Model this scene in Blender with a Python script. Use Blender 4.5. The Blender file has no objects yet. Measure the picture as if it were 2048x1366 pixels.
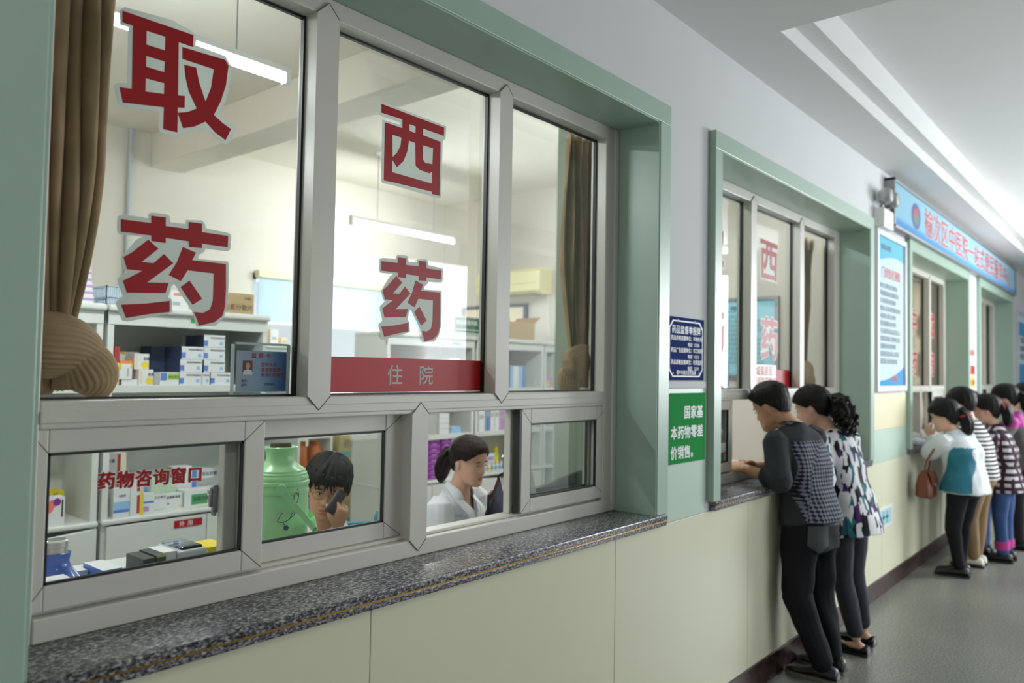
import bpy, bmesh, math, random
import numpy as np
from mathutils import Vector, Matrix, noise
from mathutils.geometry import tessellate_polygon

C = bpy.context.scene
COL = C.collection
random.seed(7)

# ------------------------------------------------------------------ camera
F_PX, YAW, PITCH, ROLL = 1551.1, math.radians(40.074), math.radians(2.138), math.radians(0.979)
EYE = np.array([0.0, -1.6, 1.58])
_fw = np.array([math.cos(YAW)*math.cos(PITCH), math.sin(YAW)*math.cos(PITCH), math.sin(PITCH)])
_r0 = np.array([math.sin(YAW), -math.cos(YAW), 0.0])
_u0 = np.cross(_r0, _fw)
_rt = _r0*math.cos(ROLL) + _u0*math.sin(ROLL)
_up = -_r0*math.sin(ROLL) + _u0*math.cos(ROLL)
cam = bpy.data.cameras.new('camera')
cam_o = bpy.data.objects.new('camera', cam)
COL.objects.link(cam_o)
M4 = Matrix.Identity(4)
for k in range(3):
    M4[k][0], M4[k][1], M4[k][2], M4[k][3] = _rt[k], _up[k], -_fw[k], EYE[k]
cam_o.matrix_world = M4
cam.sensor_width = 36.0
cam.lens = F_PX*36.0/2048
cam.clip_start = 0.05
cam.dof.use_dof = True
cam.dof.focus_distance = 2.35
cam.dof.aperture_fstop = 2.4
C.camera = cam_o

def _ray(px, py):
    return _fw*F_PX + _rt*(px-1024) - _up*(py-683)
def at_y(px, py, y):            # point of the photograph at a known depth behind the wall face
    v = _ray(px, py); return EYE + v*((y-EYE[1])/v[1])
def at_x(px, py, x):
    v = _ray(px, py); return EYE + v*((x-EYE[0])/v[0])

# ------------------------------------------------------------------ light and exposure
C.view_settings.view_transform = 'Standard'
C.view_settings.look = 'None'
C.view_settings.gamma = 1.0
C.view_settings.use_curve_mapping = False
C.view_settings.exposure = 0.45
W = bpy.data.worlds.new('daylight'); C.world = W
W.use_nodes = True
_bg = W.node_tree.nodes['Background']
_bg.inputs['Color'].default_value = (0.86, 0.93, 1.0, 1)
_bg.inputs['Strength'].default_value = 0.65
C.cycles.max_bounces = 8
C.cycles.diffuse_bounces = 4
C.cycles.glossy_bounces = 3
C.cycles.transparent_max_bounces = 16
C.cycles.caustics_reflective = False
C.cycles.caustics_refractive = False
C.cycles.sample_clamp_indirect = 4.0

def area_light(name, loc, target, sx, sy, energy, color):
    l = bpy.data.lights.new(name, 'AREA'); l.shape = 'RECTANGLE'; l.size = sx; l.size_y = sy
    l.energy = energy; l.color = color
    o = bpy.data.objects.new(name, l); COL.objects.link(o)
    o.location = loc
    o.rotation_euler = (Vector(target)-Vector(loc)).to_track_quat('-Z', 'Y').to_euler()
    return o
# daylight entering through the big windows at the far part of the hall, then two unseen fills added near the camera
area_light('window_daylight', (9.5, -4.1, 2.15), (4.5, 0, 1.7), 4.2, 1.7, 330, (0.93, 0.97, 1.0))
area_light('window_daylight', (5.45, -4.1, 1.80), (5.0, 0, 1.6), 2.3, 1.9, 38, (0.93, 0.97, 1.0))
area_light('end_fill_light', (-2.85, -1.3, 1.25), (2.2, -0.5, 1.5), 1.2, 2.2, 10, (0.90, 0.96, 1.0))  # unseen fill added for soffit and reveals; the end wall has no doorway
area_light('near_fill_light', (0.5, -2.3, 3.22), (0.5, -2.2, 0), 0.5, 0.5, 5, (1.0, 0.97, 0.92))  # weak unseen lamp added for ambient light near the camera
# daylight behind the pharmacy's back window
area_light('window_daylight', (4.6, 4.75, 1.85), (4.3, 2.0, 1.0), 2.0, 1.2, 75, (0.92, 0.97, 1.0))


# ------------------------------------------------------------------ materials
def lin(c):
    return tuple(((v/255)/12.92 if v/255 <= 0.04045 else ((v/255+0.055)/1.055)**2.4) for v in c) + (1.0,)
MATS = {}
def mat(name, rgb, rough=0.5, metal=0.0, var=0.0, vscale=6.0, bump=0.0, bscale=60.0, spec=0.5, coat=0.0, emit=None, estr=0.0):
    if name in MATS: return MATS[name]
    m = bpy.data.materials.new(name); m.use_nodes = True
    nt = m.node_tree; b = nt.nodes['Principled BSDF']
    b.inputs['Base Color'].default_value = lin(rgb)
    b.inputs['Roughness'].default_value = rough
    b.inputs['Metallic'].default_value = metal
    b.inputs['Specular IOR Level'].default_value = spec
    b.inputs['Coat Weight'].default_value = coat
    if emit:
        b.inputs['Emission Color'].default_value = lin(emit); b.inputs['Emission Strength'].default_value = estr
    tc = nt.nodes.new('ShaderNodeTexCoord')
    if var:
        n = nt.nodes.new('ShaderNodeTexNoise'); n.inputs['Scale'].default_value = vscale; n.inputs['Detail'].default_value = 5
        nt.links.new(tc.outputs['Object'], n.inputs['Vector'])
        mx = nt.nodes.new('ShaderNodeMix'); mx.data_type = 'RGBA'
        c = lin(rgb)
        mx.inputs['A'].default_value = tuple(max(0, v*(1-var)) for v in c[:3])+(1,)
        mx.inputs['B'].default_value = tuple(min(1, v*(1+var)) for v in c[:3])+(1,)
        nt.links.new(n.outputs['Fac'], mx.inputs['Factor'])
        nt.links.new(mx.outputs['Result'], b.inputs['Base Color'])
    if bump:
        n2 = nt.nodes.new('ShaderNodeTexNoise'); n2.inputs['Scale'].default_value = bscale; n2.inputs['Detail'].default_value = 3
        nt.links.new(tc.outputs['Object'], n2.inputs['Vector'])
        bp = nt.nodes.new('ShaderNodeBump'); bp.inputs['Strength'].default_value = bump; bp.inputs['Distance'].default_value = 0.01
        nt.links.new(n2.outputs['Fac'], bp.inputs['Height']); nt.links.new(bp.outputs['Normal'], b.inputs['Normal'])
    MATS[name] = m
    return m

def glass(name, tint, refl=1.0):
    if name in MATS: return MATS[name]
    m = bpy.data.materials.new(name); m.use_nodes = True
    nt = m.node_tree; nt.nodes.clear()
    out = nt.nodes.new('ShaderNodeOutputMaterial'); tr = nt.nodes.new('ShaderNodeBsdfTransparent')
    gl = nt.nodes.new('ShaderNodeBsdfGlossy'); fr = nt.nodes.new('ShaderNodeFresnel'); mx = nt.nodes.new('ShaderNodeMixShader')
    ml = nt.nodes.new('ShaderNodeMath'); ml.operation = 'MULTIPLY'; ml.inputs[1].default_value = refl
    tr.inputs['Color'].default_value = tint; gl.inputs['Roughness'].default_value = 0.01
    fr.inputs['IOR'].default_value = 1.45
    nt.links.new(fr.outputs[0], ml.inputs[0]); nt.links.new(ml.outputs[0], mx.inputs[0])
    nt.links.new(tr.outputs[0], mx.inputs[1]); nt.links.new(gl.outputs[0], mx.inputs[2])
    nt.links.new(mx.outputs[0], out.inputs[0])
    MATS[name] = m
    return m

def ramp_mat(name, build, rough=0.5, bump=None, spec=0.5):
    """build(nt, texcoord) returns a colour socket"""
    if name in MATS: return MATS[name]
    m = bpy.data.materials.new(name); m.use_nodes = True
    nt = m.node_tree; b = nt.nodes['Principled BSDF']; b.inputs['Roughness'].default_value = rough
    b.inputs['Specular IOR Level'].default_value = spec
    tc = nt.nodes.new('ShaderNodeTexCoord')
    nt.links.new(build(nt, tc), b.inputs['Base Color'])
    if bump:
        n2 = nt.nodes.new('ShaderNodeTexNoise'); n2.inputs['Scale'].default_value = bump[1]
        nt.links.new(tc.outputs['Object'], n2.inputs['Vector'])
        bp = nt.nodes.new('ShaderNodeBump'); bp.inputs['Strength'].default_value = bump[0]; bp.inputs['Distance'].default_value = 0.01
        nt.links.new(n2.outputs['Fac'], bp.inputs['Height']); nt.links.new(bp.outputs['Normal'], b.inputs['Normal'])
    MATS[name] = m
    return m
def cramp(nt, src, stops, interp='LINEAR'):
    r = nt.nodes.new('ShaderNodeValToRGB'); r.color_ramp.interpolation = interp
    el = r.color_ramp.elements
    while len(el) < len(stops): el.new(0.5)
    for e, (p, c) in zip(el, stops): e.position = p; e.color = lin(c)
    nt.links.new(src, r.inputs[0]); return r.outputs[0]

def _granite(nt, tc):
    mp = nt.nodes.new('ShaderNodeMapping'); mp.inputs['Scale'].default_value = (95, 170, 170)
    nt.links.new(tc.outputs['Object'], mp.inputs[0])
    n = nt.nodes.new('ShaderNodeTexNoise'); n.inputs['Scale'].default_value = 1.0; n.inputs['Detail'].default_value = 4; n.inputs['Roughness'].default_value = 0.7
    nt.links.new(mp.outputs[0], n.inputs['Vector'])
    return cramp(nt, n.outputs['Fac'], [(0.36, (26, 26, 30)), (0.46, (74, 72, 76)), (0.54, (134, 131, 134)), (0.64, (196, 194, 196))])
def _terrazzo(nt, tc):
    n = nt.nodes.new('ShaderNodeTexNoise'); n.inputs['Scale'].default_value = 90; n.inputs['Detail'].default_value = 3
    nt.links.new(tc.outputs['Object'], n.inputs['Vector'])
    a = cramp(nt, n.outputs['Fac'], [(0.35, (98, 100, 94)), (0.5, (130, 130, 122)), (0.65, (156, 155, 146))])
    n2 = nt.nodes.new('ShaderNodeTexNoise'); n2.inputs['Scale'].default_value = 1.3
    nt.links.new(tc.outputs['Object'], n2.inputs['Vector'])
    mx = nt.nodes.new('ShaderNodeMix'); mx.data_type = 'RGBA'; mx.blend_type = 'MULTIPLY'; mx.inputs['Factor'].default_value = 0.5
    nt.links.new(a, mx.inputs['A']); nt.links.new(cramp(nt, n2.outputs['Fac'], [(0.3, (200, 200, 200)), (0.7, (255, 255, 255))]), mx.inputs['B'])
    return mx.outputs['Result']
def _skirt(nt, tc):
    n = nt.nodes.new('ShaderNodeTexNoise'); n.inputs['Scale'].default_value = 25; n.inputs['Detail'].default_value = 4
    nt.links.new(tc.outputs['Object'], n.inputs['Vector'])
    return cramp(nt, n.outputs['Fac'], [(0.35, (34, 22, 22)), (0.6, (66, 42, 40)), (0.75, (86, 62, 58))])

GRANITE = ramp_mat('granite', _granite, 0.24)
TERRAZZO = ramp_mat('terrazzo', _terrazzo, 0.32)
SKIRT = ramp_mat('skirting_stone', _skirt, 0.3)
PLASTER = mat('white_plaster', (214, 216, 216), 0.8, var=0.03, vscale=3, bump=0.04, bscale=12)
PLASTER_IN = mat('room_plaster', (210, 205, 194), 0.85, var=0.04, vscale=2)
CEIL = mat('ceiling_paint', (226, 227, 226), 0.8, var=0.02)
CEIL_IN = mat('room_ceiling_paint', (230, 225, 212), 0.85, var=0.03, vscale=2)
GREEN = mat('green_panel', (164, 188, 172), 0.32, var=0.03, vscale=3, bump=0.02, bscale=90)
GREEN_PALE = mat('pale_green_panel', (188, 210, 194), 0.35, var=0.02)
CREAM = mat('cream_panel', (220, 219, 192), 0.36, var=0.03, vscale=2)
CREAM_Y = mat('yellow_cream_panel', (222, 216, 178), 0.4, var=0.02)
ALU = mat('white_window_profile', (206, 203, 194), 0.3, var=0.03, vscale=9)
RUBBER = mat('black_gasket', (22, 22, 22), 0.5)
SEAM = mat('mitre_seam', (70, 70, 60), 0.8)  # dark line colour of the mitred joints
BRASS = mat('brass_strip', (190, 150, 70), 0.25, metal=1.0)
CHROME = mat('dull_chrome', (190, 190, 190), 0.28, metal=1.0)
STEEL = mat('grey_metal', (150, 152, 154), 0.4, metal=0.6)
GLASS = glass('window_glass', (0.965, 0.98, 0.972, 1), 0.24)
RED = mat('red_vinyl', (190, 28, 34), 0.4)
REDTXT = mat('red_print', (186, 38, 34), 0.5)
STICKER = mat('pale_vinyl', (222, 226, 221), 0.45)
WHITE = mat('white_laminate', (216, 219, 214), 0.35, var=0.02)
OFFWHITE = mat('cream_laminate', (205, 202, 184), 0.5)
WHITEP = mat('white_plastic', (228, 228, 224), 0.4)
BLACKP = mat('black_plastic', (24, 24, 26), 0.4)
WHITETXT = mat('white_print', (232, 234, 236), 0.5)
GREYTXT = mat('grey_print', (92, 98, 110), 0.6)
TUBE = mat('lit_tube', (255, 255, 255), 0.4, emit=(246, 252, 255), estr=105.0)
LAMPGLASS = mat('lit_lamp_cover', (255, 255, 255), 0.4, emit=(255, 250, 240), estr=5.0)
CARTON = mat('brown_carton', (176, 150, 112), 0.75, var=0.05, vscale=5)
CARTON_D = mat('inner_carton', (150, 118, 82), 0.8)

def backlit(m, rgb, k):
    nt = m.node_tree; p = nt.nodes['Principled BSDF']; t = nt.nodes.new('ShaderNodeBsdfTranslucent'); t.inputs['Color'].default_value = lin(rgb)
    x = nt.nodes.new('ShaderNodeMixShader'); x.inputs[0].default_value = k
    nt.links.new(p.outputs[0], x.inputs[1]); nt.links.new(t.outputs[0], x.inputs[2]); nt.links.new(x.outputs[0], nt.nodes['Material Output'].inputs[0])
backlit(RED, (200, 30, 36), 0.3); backlit(STICKER, (226, 230, 225), 0.45)

# ------------------------------------------------------------------ mesh builder
class MB:
    def __init__(s): s.v = []; s.f = []; s.m = []; s.mats = []
    def mi(s, m):
        if m not in s.mats: s.mats.append(m)
        return s.mats.index(m)
    def add(s, vs, fs, m):
        b = len(s.v); k = s.mi(m)
        s.v.extend([tuple(map(float, p)) for p in vs])
        for f in fs: s.f.append(tuple(i+b for i in f)); s.m.append(k)
        return s
    def box(s, x0, x1, y0, y1, z0, z1, m, bev=0.0, seg=2):
        x0, x1 = sorted((x0, x1)); y0, y1 = sorted((y0, y1)); z0, z1 = sorted((z0, z1))
        if not bev:
            vs = [(x, y, z) for z in (z0, z1) for y in (y0, y1) for x in (x0, x1)]
            return s.add(vs, [(0, 2, 3, 1), (4, 5, 7, 6), (0, 1, 5, 4), (2, 6, 7, 3), (0, 4, 6, 2), (1, 3, 7, 5)], m)
        bm = bmesh.new(); bmesh.ops.create_cube(bm, size=1)
        for v in bm.verts:
            v.co = Vector(((x0+x1)/2+v.co.x*(x1-x0), (y0+y1)/2+v.co.y*(y1-y0), (z0+z1)/2+v.co.z*(z1-z0)))
        bev = min(bev, 0.49*min(x1-x0, y1-y0, z1-z0))
        bmesh.ops.bevel(bm, geom=bm.edges[:], offset=bev, segments=seg, affect='EDGES', profile=0.5)
        bm.verts.index_update()
        s.add([v.co for v in bm.verts], [[v.index for v in f.verts] for f in bm.faces], m); bm.free()
        return s
    def loft(s, rings, m, cap=True):
        """rings: equal-length loops of points"""
        n = len(rings[0]); vs = [p for r in rings for p in r]; fs = []
        for i in range(len(rings)-1):
            for j in range(n):
                fs.append((i*n+j, i*n+(j+1) % n, (i+1)*n+(j+1) % n, (i+1)*n+j))
        if cap:
            fs.append(tuple(range(n-1, -1, -1))); fs.append(tuple(range((len(rings)-1)*n, len(rings)*n)))
        return s.add(vs, fs, m)
    def tube(s, pts, rad, m, n=10, closed=False):
        pts = [np.array(p, float) for p in pts]
        if not hasattr(rad, '__len__'): rad = [rad]*len(pts)
        rings = []; ref = None
        for i, p in enumerate(pts):
            a = pts[max(0, i-1)] if not closed else pts[i-1]; b = pts[min(len(pts)-1, i+1)] if not closed else pts[(i+1) % len(pts)]
            t = b-a; t = t/(np.linalg.norm(t)+1e-9)
            if ref is None: ref = np.array([0, 0, 1.0]) if abs(t[2]) < 0.9 else np.array([1.0, 0, 0])
            u = np.cross(ref, t); u /= np.linalg.norm(u)+1e-9; w = np.cross(t, u); ref = w
            rings.append([p+rad[i]*(math.cos(2*math.pi*k/n)*u+math.sin(2*math.pi*k/n)*w) for k in range(n)])
        if closed: rings.append(rings[0])
        return s.loft(rings, m, cap=not closed)
    def lathe(s, prof, m, cx=0, cy=0, n=32, axis='z', cz=0):
        rings = []
        for r, h in prof:
            ring = []
            for k in range(n):
                a = 2*math.pi*k/n
                if axis == 'z': ring.append((cx+r*math.cos(a), cy+r*math.sin(a), cz+h))
                elif axis == 'y': ring.append((cx+r*math.cos(a), cy-h, cz+r*math.sin(a)))
                else: ring.append((cx+h, cy+r*math.cos(a), cz+r*math.sin(a)))
            rings.append(ring)
        return s.loft(rings, m)
    def flat(s, outer, holes, y0, y1, m, fn=None):
        """plate standing in the wall plane: outline in (x, z), from y0 (front) to y1"""
        loops = [outer]+list(holes)
        tri = tessellate_polygon([[Vector((p[0], p[1], 0)) for p in l] for l in loops])
        pts = [p for l in loops for p in l]; n = len(pts)
        vs = [(p[0], y0, p[1]) for p in pts]+[(p[0], y1, p[1]) for p in pts]
        fs = [tuple(t) for t in tri]+[(t[2]+n, t[1]+n, t[0]+n) for t in tri]
        i0 = 0
        for l in loops:
            k = len(l)
            for j in range(k): fs.append((i0+j, i0+(j+1) % k, i0+(j+1) % k+n, i0+j+n))
            i0 += k
        if fn: vs = [fn(v) for v in vs]
        return s.add(vs, fs, m)
    def text(s, string, size, m, x, y, z, off=0.0, sx=1.0, anchor='l', fn=None, gap=1.0):
        """lettering in the wall plane, lower left (or centre) at x, z"""
        vs, fs = text_geo(string, off, gap)
        if not vs: return s
        w = max(v[0] for v in vs)
        dx = {'l': 0, 'c': -w/2, 'r': -w}[anchor]
        pts = [(x+(v[0]+dx)*size*sx, y-v[2], z+v[1]*size) for v in vs]
        if fn: pts = [fn(p) for p in pts]
        return s.add(pts, fs, m)
    def build(s, name, parent=None, smooth=None, origin=None, local=False):
        me = bpy.data.meshes.new(name)
        o3 = np.array(s.v) if s.v else np.zeros((0, 3))
        base = np.zeros(3)
        if parent is not None and not local:
            q = parent
            while q is not None: base = base+np.array(q.location); q = q.parent
        if origin is not None: base = np.array(origin, float)
        me.from_pydata([tuple(p) for p in (o3-base)], [], s.f)
        for m in s.mats: me.materials.append(m)
        me.polygons.foreach_set('material_index', s.m)
        if smooth is not None:
            me.polygons.foreach_set('use_smooth', [True]*len(s.f))
            if smooth < 3: me.set_sharp_from_angle(angle=smooth)
        me.validate(); me.update()
        o = bpy.data.objects.new(name, me); COL.objects.link(o)
        if parent is not None: o.parent = parent
        elif origin is not None: o.location = origin
        return o

_TXT = {}
def text_geo(string, off, gap):
    key = (string, off, gap)
    if key in _TXT: return _TXT[key]
    c = bpy.data.curves.new('lettering', 'FONT'); c.body = string; c.size = 1; c.fill_mode = 'FRONT'
    c.resolution_u = 3; c.space_character = gap
    o = bpy.data.objects.new('lettering', c); COL.objects.link(o)
    me = bpy.data.meshes.new_from_object(o.evaluated_get(bpy.context.evaluated_depsgraph_get()))
    vs = [tuple(v.co) for v in me.vertices]; fs = [tuple(p.vertices) for p in me.polygons]
    if off:                                    # a heavier weight: the strokes widened by shifted copies
        n = 8 if off > 0.03 else 4; V = list(vs); Fc = list(fs)
        for k in range(n):
            a = 2*math.pi*(k+0.5)/n; q = len(V)
            V += [(v[0]+off*math.cos(a), v[1]+off*math.sin(a), 0.00006*(k+1)) for v in vs]; Fc += [tuple(i+q for i in f) for f in fs]
        vs, fs = V, Fc
    r = (vs, fs)
    bpy.data.objects.remove(o); bpy.data.curves.remove(c); bpy.data.meshes.remove(me)
    _TXT[key] = r
    return r

def tag(o, label=None, cat=None, group=None, kind=None):
    if label: o['label'] = label
    if cat: o['category'] = cat
    if group: o['group'] = group
    if kind: o['kind'] = kind
    return o
def root(name, loc, label=None, cat=None, group=None, kind=None, rotz=0.0):
    o = bpy.data.objects.new(name, None); COL.objects.link(o)
    o.location = loc; o.rotation_euler = (0, 0, rotz); o.empty_display_size = 0.1
    return tag(o, label, cat, group, kind)
def copy_tree(o, parent=None):
    c = o.copy(); COL.objects.link(c)
    if parent is not None: c.parent = parent
    for ch in list(o.children): copy_tree(ch, c)
    return c
def struct(name, mb, smooth=None, origin=None, label=None):
    o = mb.build(name, smooth=smooth, origin=origin); o['kind'] = 'structure'
    if label: o['label'] = label
    return o
# ------------------------------------------------------------------ the setting
OFFS = (0.0, 2.94, 6.50, 9.60)                 # start of each window bay
XL, XR, ZB, ZT = 0.528, 2.81, 1.0, 2.62        # opening of the first bay
WT = 0.28                                      # wall thickness
X0, X1 = -3.0, 18.0
WL = (0.0, -0.10, -0.10, -0.10)                # the later bays open a little wider on the left

b = MB(); b.box(X0, X1, -4.2, 0, -0.05, 0, TERRAZZO); struct('floor', b)
b = MB(); b.box(X0, X1, 0.0, 5.0, -0.05, 0, mat('room_floor_tile', (170, 168, 160), 0.4, var=0.05)); struct('floor_pharmacy', b)

# hall wall with its window openings
b = MB()
b.box(X0, X1, 0, WT, 0, 0.954, PLASTER)
b.box(X0, X1, 0, WT, ZT, 3.6, PLASTER)
xs = X0
for o, wl in zip(OFFS, WL):
    b.box(xs+(0.066 if xs > X0 else 0), XL+o+wl-0.036, 0, WT, 0.954, 1.0, PLASTER); b.box(xs, XL+o+wl, 0, WT, 1.0, ZT, PLASTER); xs = XR+o
b.box(xs+0.066, X1, 0, WT, 0.954, 1.0, PLASTER); b.box(xs, X1, 0, WT, 1.0, ZT, PLASTER)
struct('wall_front', b)
b = MB(); b.box(X1, X1+0.2, -4.2, 5.0, 0, 3.6, PLASTER); struct('wall_far', b)
b = MB(); b.box(X0-0.2, X0, -4.2, 5.0, 0, 3.6, PLASTER); struct('wall_near', b)
# opposite side of the hall: solid behind the camera, tall window openings further on
b = MB()
b.box(X0, 4.25, -4.4, -4.2, 0, 3.6, PLASTER); b.box(4.25, 6.7, -4.4, -4.2, 0, 0.95, PLASTER); b.box(4.25, 6.7, -4.4, -4.2, 3.05, 3.6, PLASTER); b.box(6.7, 9.6, -4.4, -4.2, 0, 3.6, PLASTER); b.box(9.6, X1, -4.4, -4.2, 0, 0.4, PLASTER); b.box(9.6, X1, -4.4, -4.2, 3.05, 3.6, PLASTER)
for x in (12.2, 14.8): b.box(x, x+0.3, -4.4, -4.2, 0.4, 3.05, PLASTER)
b.box(17.2, X1, -4.4, -4.2, 0.4, 3.05, PLASTER)
struct('wall_opposite', b)

# hall ceiling: soffit along the wall, two-step cove, recessed bays between cross beams
b = MB()
b.box(X0, X1, -0.30, 0.0, 3.12, 3.6, CEIL)
for x0, x1 in ((X0, -1.2), (2.80, 3.38), (14.6, 15.2)): b.box(x0, x1, -4.2, -0.30, 3.12, 3.6, CEIL)
for x0, x1 in ((-1.2, 2.80), (3.38, 14.6), (15.2, X1)):
    b.box(x0, x1, -4.2, -0.30, 3.36, 3.6, CEIL)
    b.box(x0, x1, -0.385, -0.30, 3.20, 3.36, CEIL)
    b.box(x0, x1, -4.2, -3.9, 3.12, 3.36, CEIL)
struct('ceiling', b)

# stone skirting and the cream wall panels below the windows
b = MB(); b.box(X0, X1, -0.018, 0, 0, 0.125, SKIRT, 0.004); struct('baseboard_front', b)
jx = [-1.2, 0.12, 1.34, 2.52, 3.74, 4.93, 6.12, 7.31, 8.50, 9.69, 10.88, 12.07, 13.26, 14.45, 15.64, 17.0]
for i in range(len(jx)-1):
    b = MB(); b.box(jx[i]+0.0015, jx[i+1]-0.0015, -0.008, 0, 0.125, 0.954, CREAM, 0.0012); struct('trim_%d' % (i+1), b)
tn = len(jx)
# infill panels between the bays: (x0, x1, z0, z1, material)
for x0, x1, z0, z1, m in ((2.90, 3.26, 0.957, 1.515, GREEN_PALE), (5.84, 6.83, 0.957, 1.19, GREEN_PALE), (5.84, 6.83, 1.192, 1.455, CREAM_Y)):
    b = MB(); b.box(x0, x1, -0.006, 0, z0, z1, m, 0.001); struct('trim_%d' % tn, b); tn += 1
b = MB(); b.box(2.90, 3.26, -0.012, 0, 1.515, 1.545, PLASTER, 0.003); struct('trim_%d' % tn, b); tn += 1

# green surround of each opening: face trim and deep reveals in one moulding
for i, o in enumerate(OFFS):
    xl, xr = XL+o+WL[i], XR+o; lw = 0.32 if i == 0 else 0.075
    pr = 0.02 if i == 0 else 0.035
    zb = 0.957 if i else 0.985
    b = MB()
    b.box(xl-lw, xl, -pr, 0, 1.0, ZT, GREEN, 0.003)
    b.box(xr, xr+0.09, -pr, 0, 1.0, ZT, GREEN, 0.003)
    b.box(xl-lw, xr+0.09, -pr, 0, ZT, ZT+0.085, GREEN, 0.003)
    b.box(xl, xl+0.006, -pr+0.004, WT, 1.0, ZT, GREEN)
    b.box(xr-0.006, xr, -pr+0.004, WT, 1.0, ZT, GREEN)
    b.box(xl, xr, -pr+0.004, WT, ZT-0.006, ZT, GREEN)
    struct('trim_%d' % tn, b); tn += 1

# granite ledges
def ledge(o, label):
    b = MB()
    xl, xr = XL+o-0.035+(-0.11 if o else 0), XR+o+0.065
    b.box(xl, xr, -0.034, 0.47, 0.977, 1.0, GRANITE, 0.004)
    b.box(xl, xr, -0.030, 0.30, 0.955, 0.975, GRANITE, 0.004)
    r = root('granite_ledge', (xl, 0, 0.955), label, 'window ledge')
    b.build('slab', r, smooth=0.6)
    s = MB(); s.box(xl+0.003, xr-0.003, -0.0315, -0.026, 0.9735, 0.9785, BRASS); tag(s.build('brass_inlay', r), 'thin brass line along the ledge edge')
    return r
ledge(OFFS[0], 'long grey granite ledge under the nearest pharmacy window')
ledge(OFFS[1], 'grey granite ledge the man in black trousers leans on')
ledge(OFFS[2], 'granite ledge under the window where the woman in white and teal stands')
ledge(OFFS[3], 'granite ledge of the farthest window past the queue')

# ------------------------------------------------------------------ windows
def pointed(b, x0, x1, z0, z1, y0, y1, m, top=True, bot=True):
    h = (x1-x0)/2; xm = (x0+x1)/2
    pts = [(x0, z0)]+([(xm, z0-h)] if bot else [])+[(x1, z0), (x1, z1)]+([(xm, z1+h)] if top else [])+[(x0, z1)]
    b.flat(pts, [], y0, y1, m)
    d = 0.0009                                  # dark mitre seams
    for (p, q) in zip(pts, pts[1:]+pts[:1]):
        if abs(p[0]-q[0]) > 1e-6 and abs(p[1]-q[1]) > 1e-6:
            n = np.array([-(q[1]-p[1]), q[0]-p[0]]); n = n/np.linalg.norm(n)*d
            b.flat([(p[0]-n[0], p[1]-n[1]), (q[0]-n[0], q[1]-n[1]), (q[0]+n[0], q[1]+n[1]), (p[0]+n[0], p[1]+n[1])], [], y0-0.0006, y0, SEAM)
def sash(parent, x0, x1, z0, z1, y0, y1, l, r, t, bt, latch=None):
    f = MB()
    f.box(x0, x0+l, y0, y1, z0, z1, ALU, 0.003); f.box(x1-r, x1, y0, y1, z0, z1, ALU, 0.003)
    f.box(x0+l, x1-r, y0+0.0004, y1, z1-t, z1, ALU, 0.003); f.box(x0+l, x1-r, y0+0.0004, y1, z0, z0+bt, ALU, 0.003)
    for (ax, az, bx, bz) in ((x0, z1, x0+l, z1-t), (x1, z1, x1-r, z1-t), (x0, z0, x0+l, z0+bt), (x1, z0, x1-r, z0+bt)):
        n = np.array([-(bz-az), bx-ax]); n = n/np.linalg.norm(n)*0.0007
        f.flat([(ax-n[0], az-n[1]), (bx-n[0], bz-n[1]), (bx+n[0], bz+n[1]), (ax+n[0], az+n[1])], [], y0-0.0005, y0+0.0002, SEAM)
    o = f.build('sash', parent)
    ym = (y0+y1)/2
    g = MB(); g.box(x0+l, x1-r, ym-0.0025, ym+0.0025, z0+bt, z1-t, GLASS); g.build('pane', o)
    k = MB(); w = 0.006
    for yy in (y0+0.004,):
        k.box(x0+l, x0+l+w, yy, ym-0.0025, z0+bt, z1-t, RUBBER); k.box(x1-r-w, x1-r, yy, ym-0.0025, z0+bt, z1-t, RUBBER)
        k.box(x0+l, x1-r, yy, ym-0.0025, z1-t-w, z1-t, RUBBER); k.box(x0+l, x1-r, yy, ym-0.0025, z0+bt, z0+bt+w, RUBBER)
    k.build('gasket', o)
    if latch is not None:
        h = MB(); zc = (z0+z1)/2-0.01
        h.box(latch-0.008, latch+0.012, y1, y1+0.005, zc-0.035, zc+0.035, STEEL, 0.002)
        h.lathe([(0.0, 0.012), (0.009, 0.012), (0.012, 0.009), (0.012, 0.0), (0.0, 0.0)], CHROME, latch-0.004, y1+0.017, 18, 'y', zc+0.018)
        h.box(latch-0.014, latch-0.002, y1+0.005, y1+0.015, zc-0.022, zc+0.012, STEEL, 0.003)
        h.box(latch-0.004, latch+0.006, y1+0.005, y1+0.018, zc-0.045, zc-0.012, STEEL, 0.002)
        h.build('latch', o, smooth=0.6)
    return o
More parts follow.
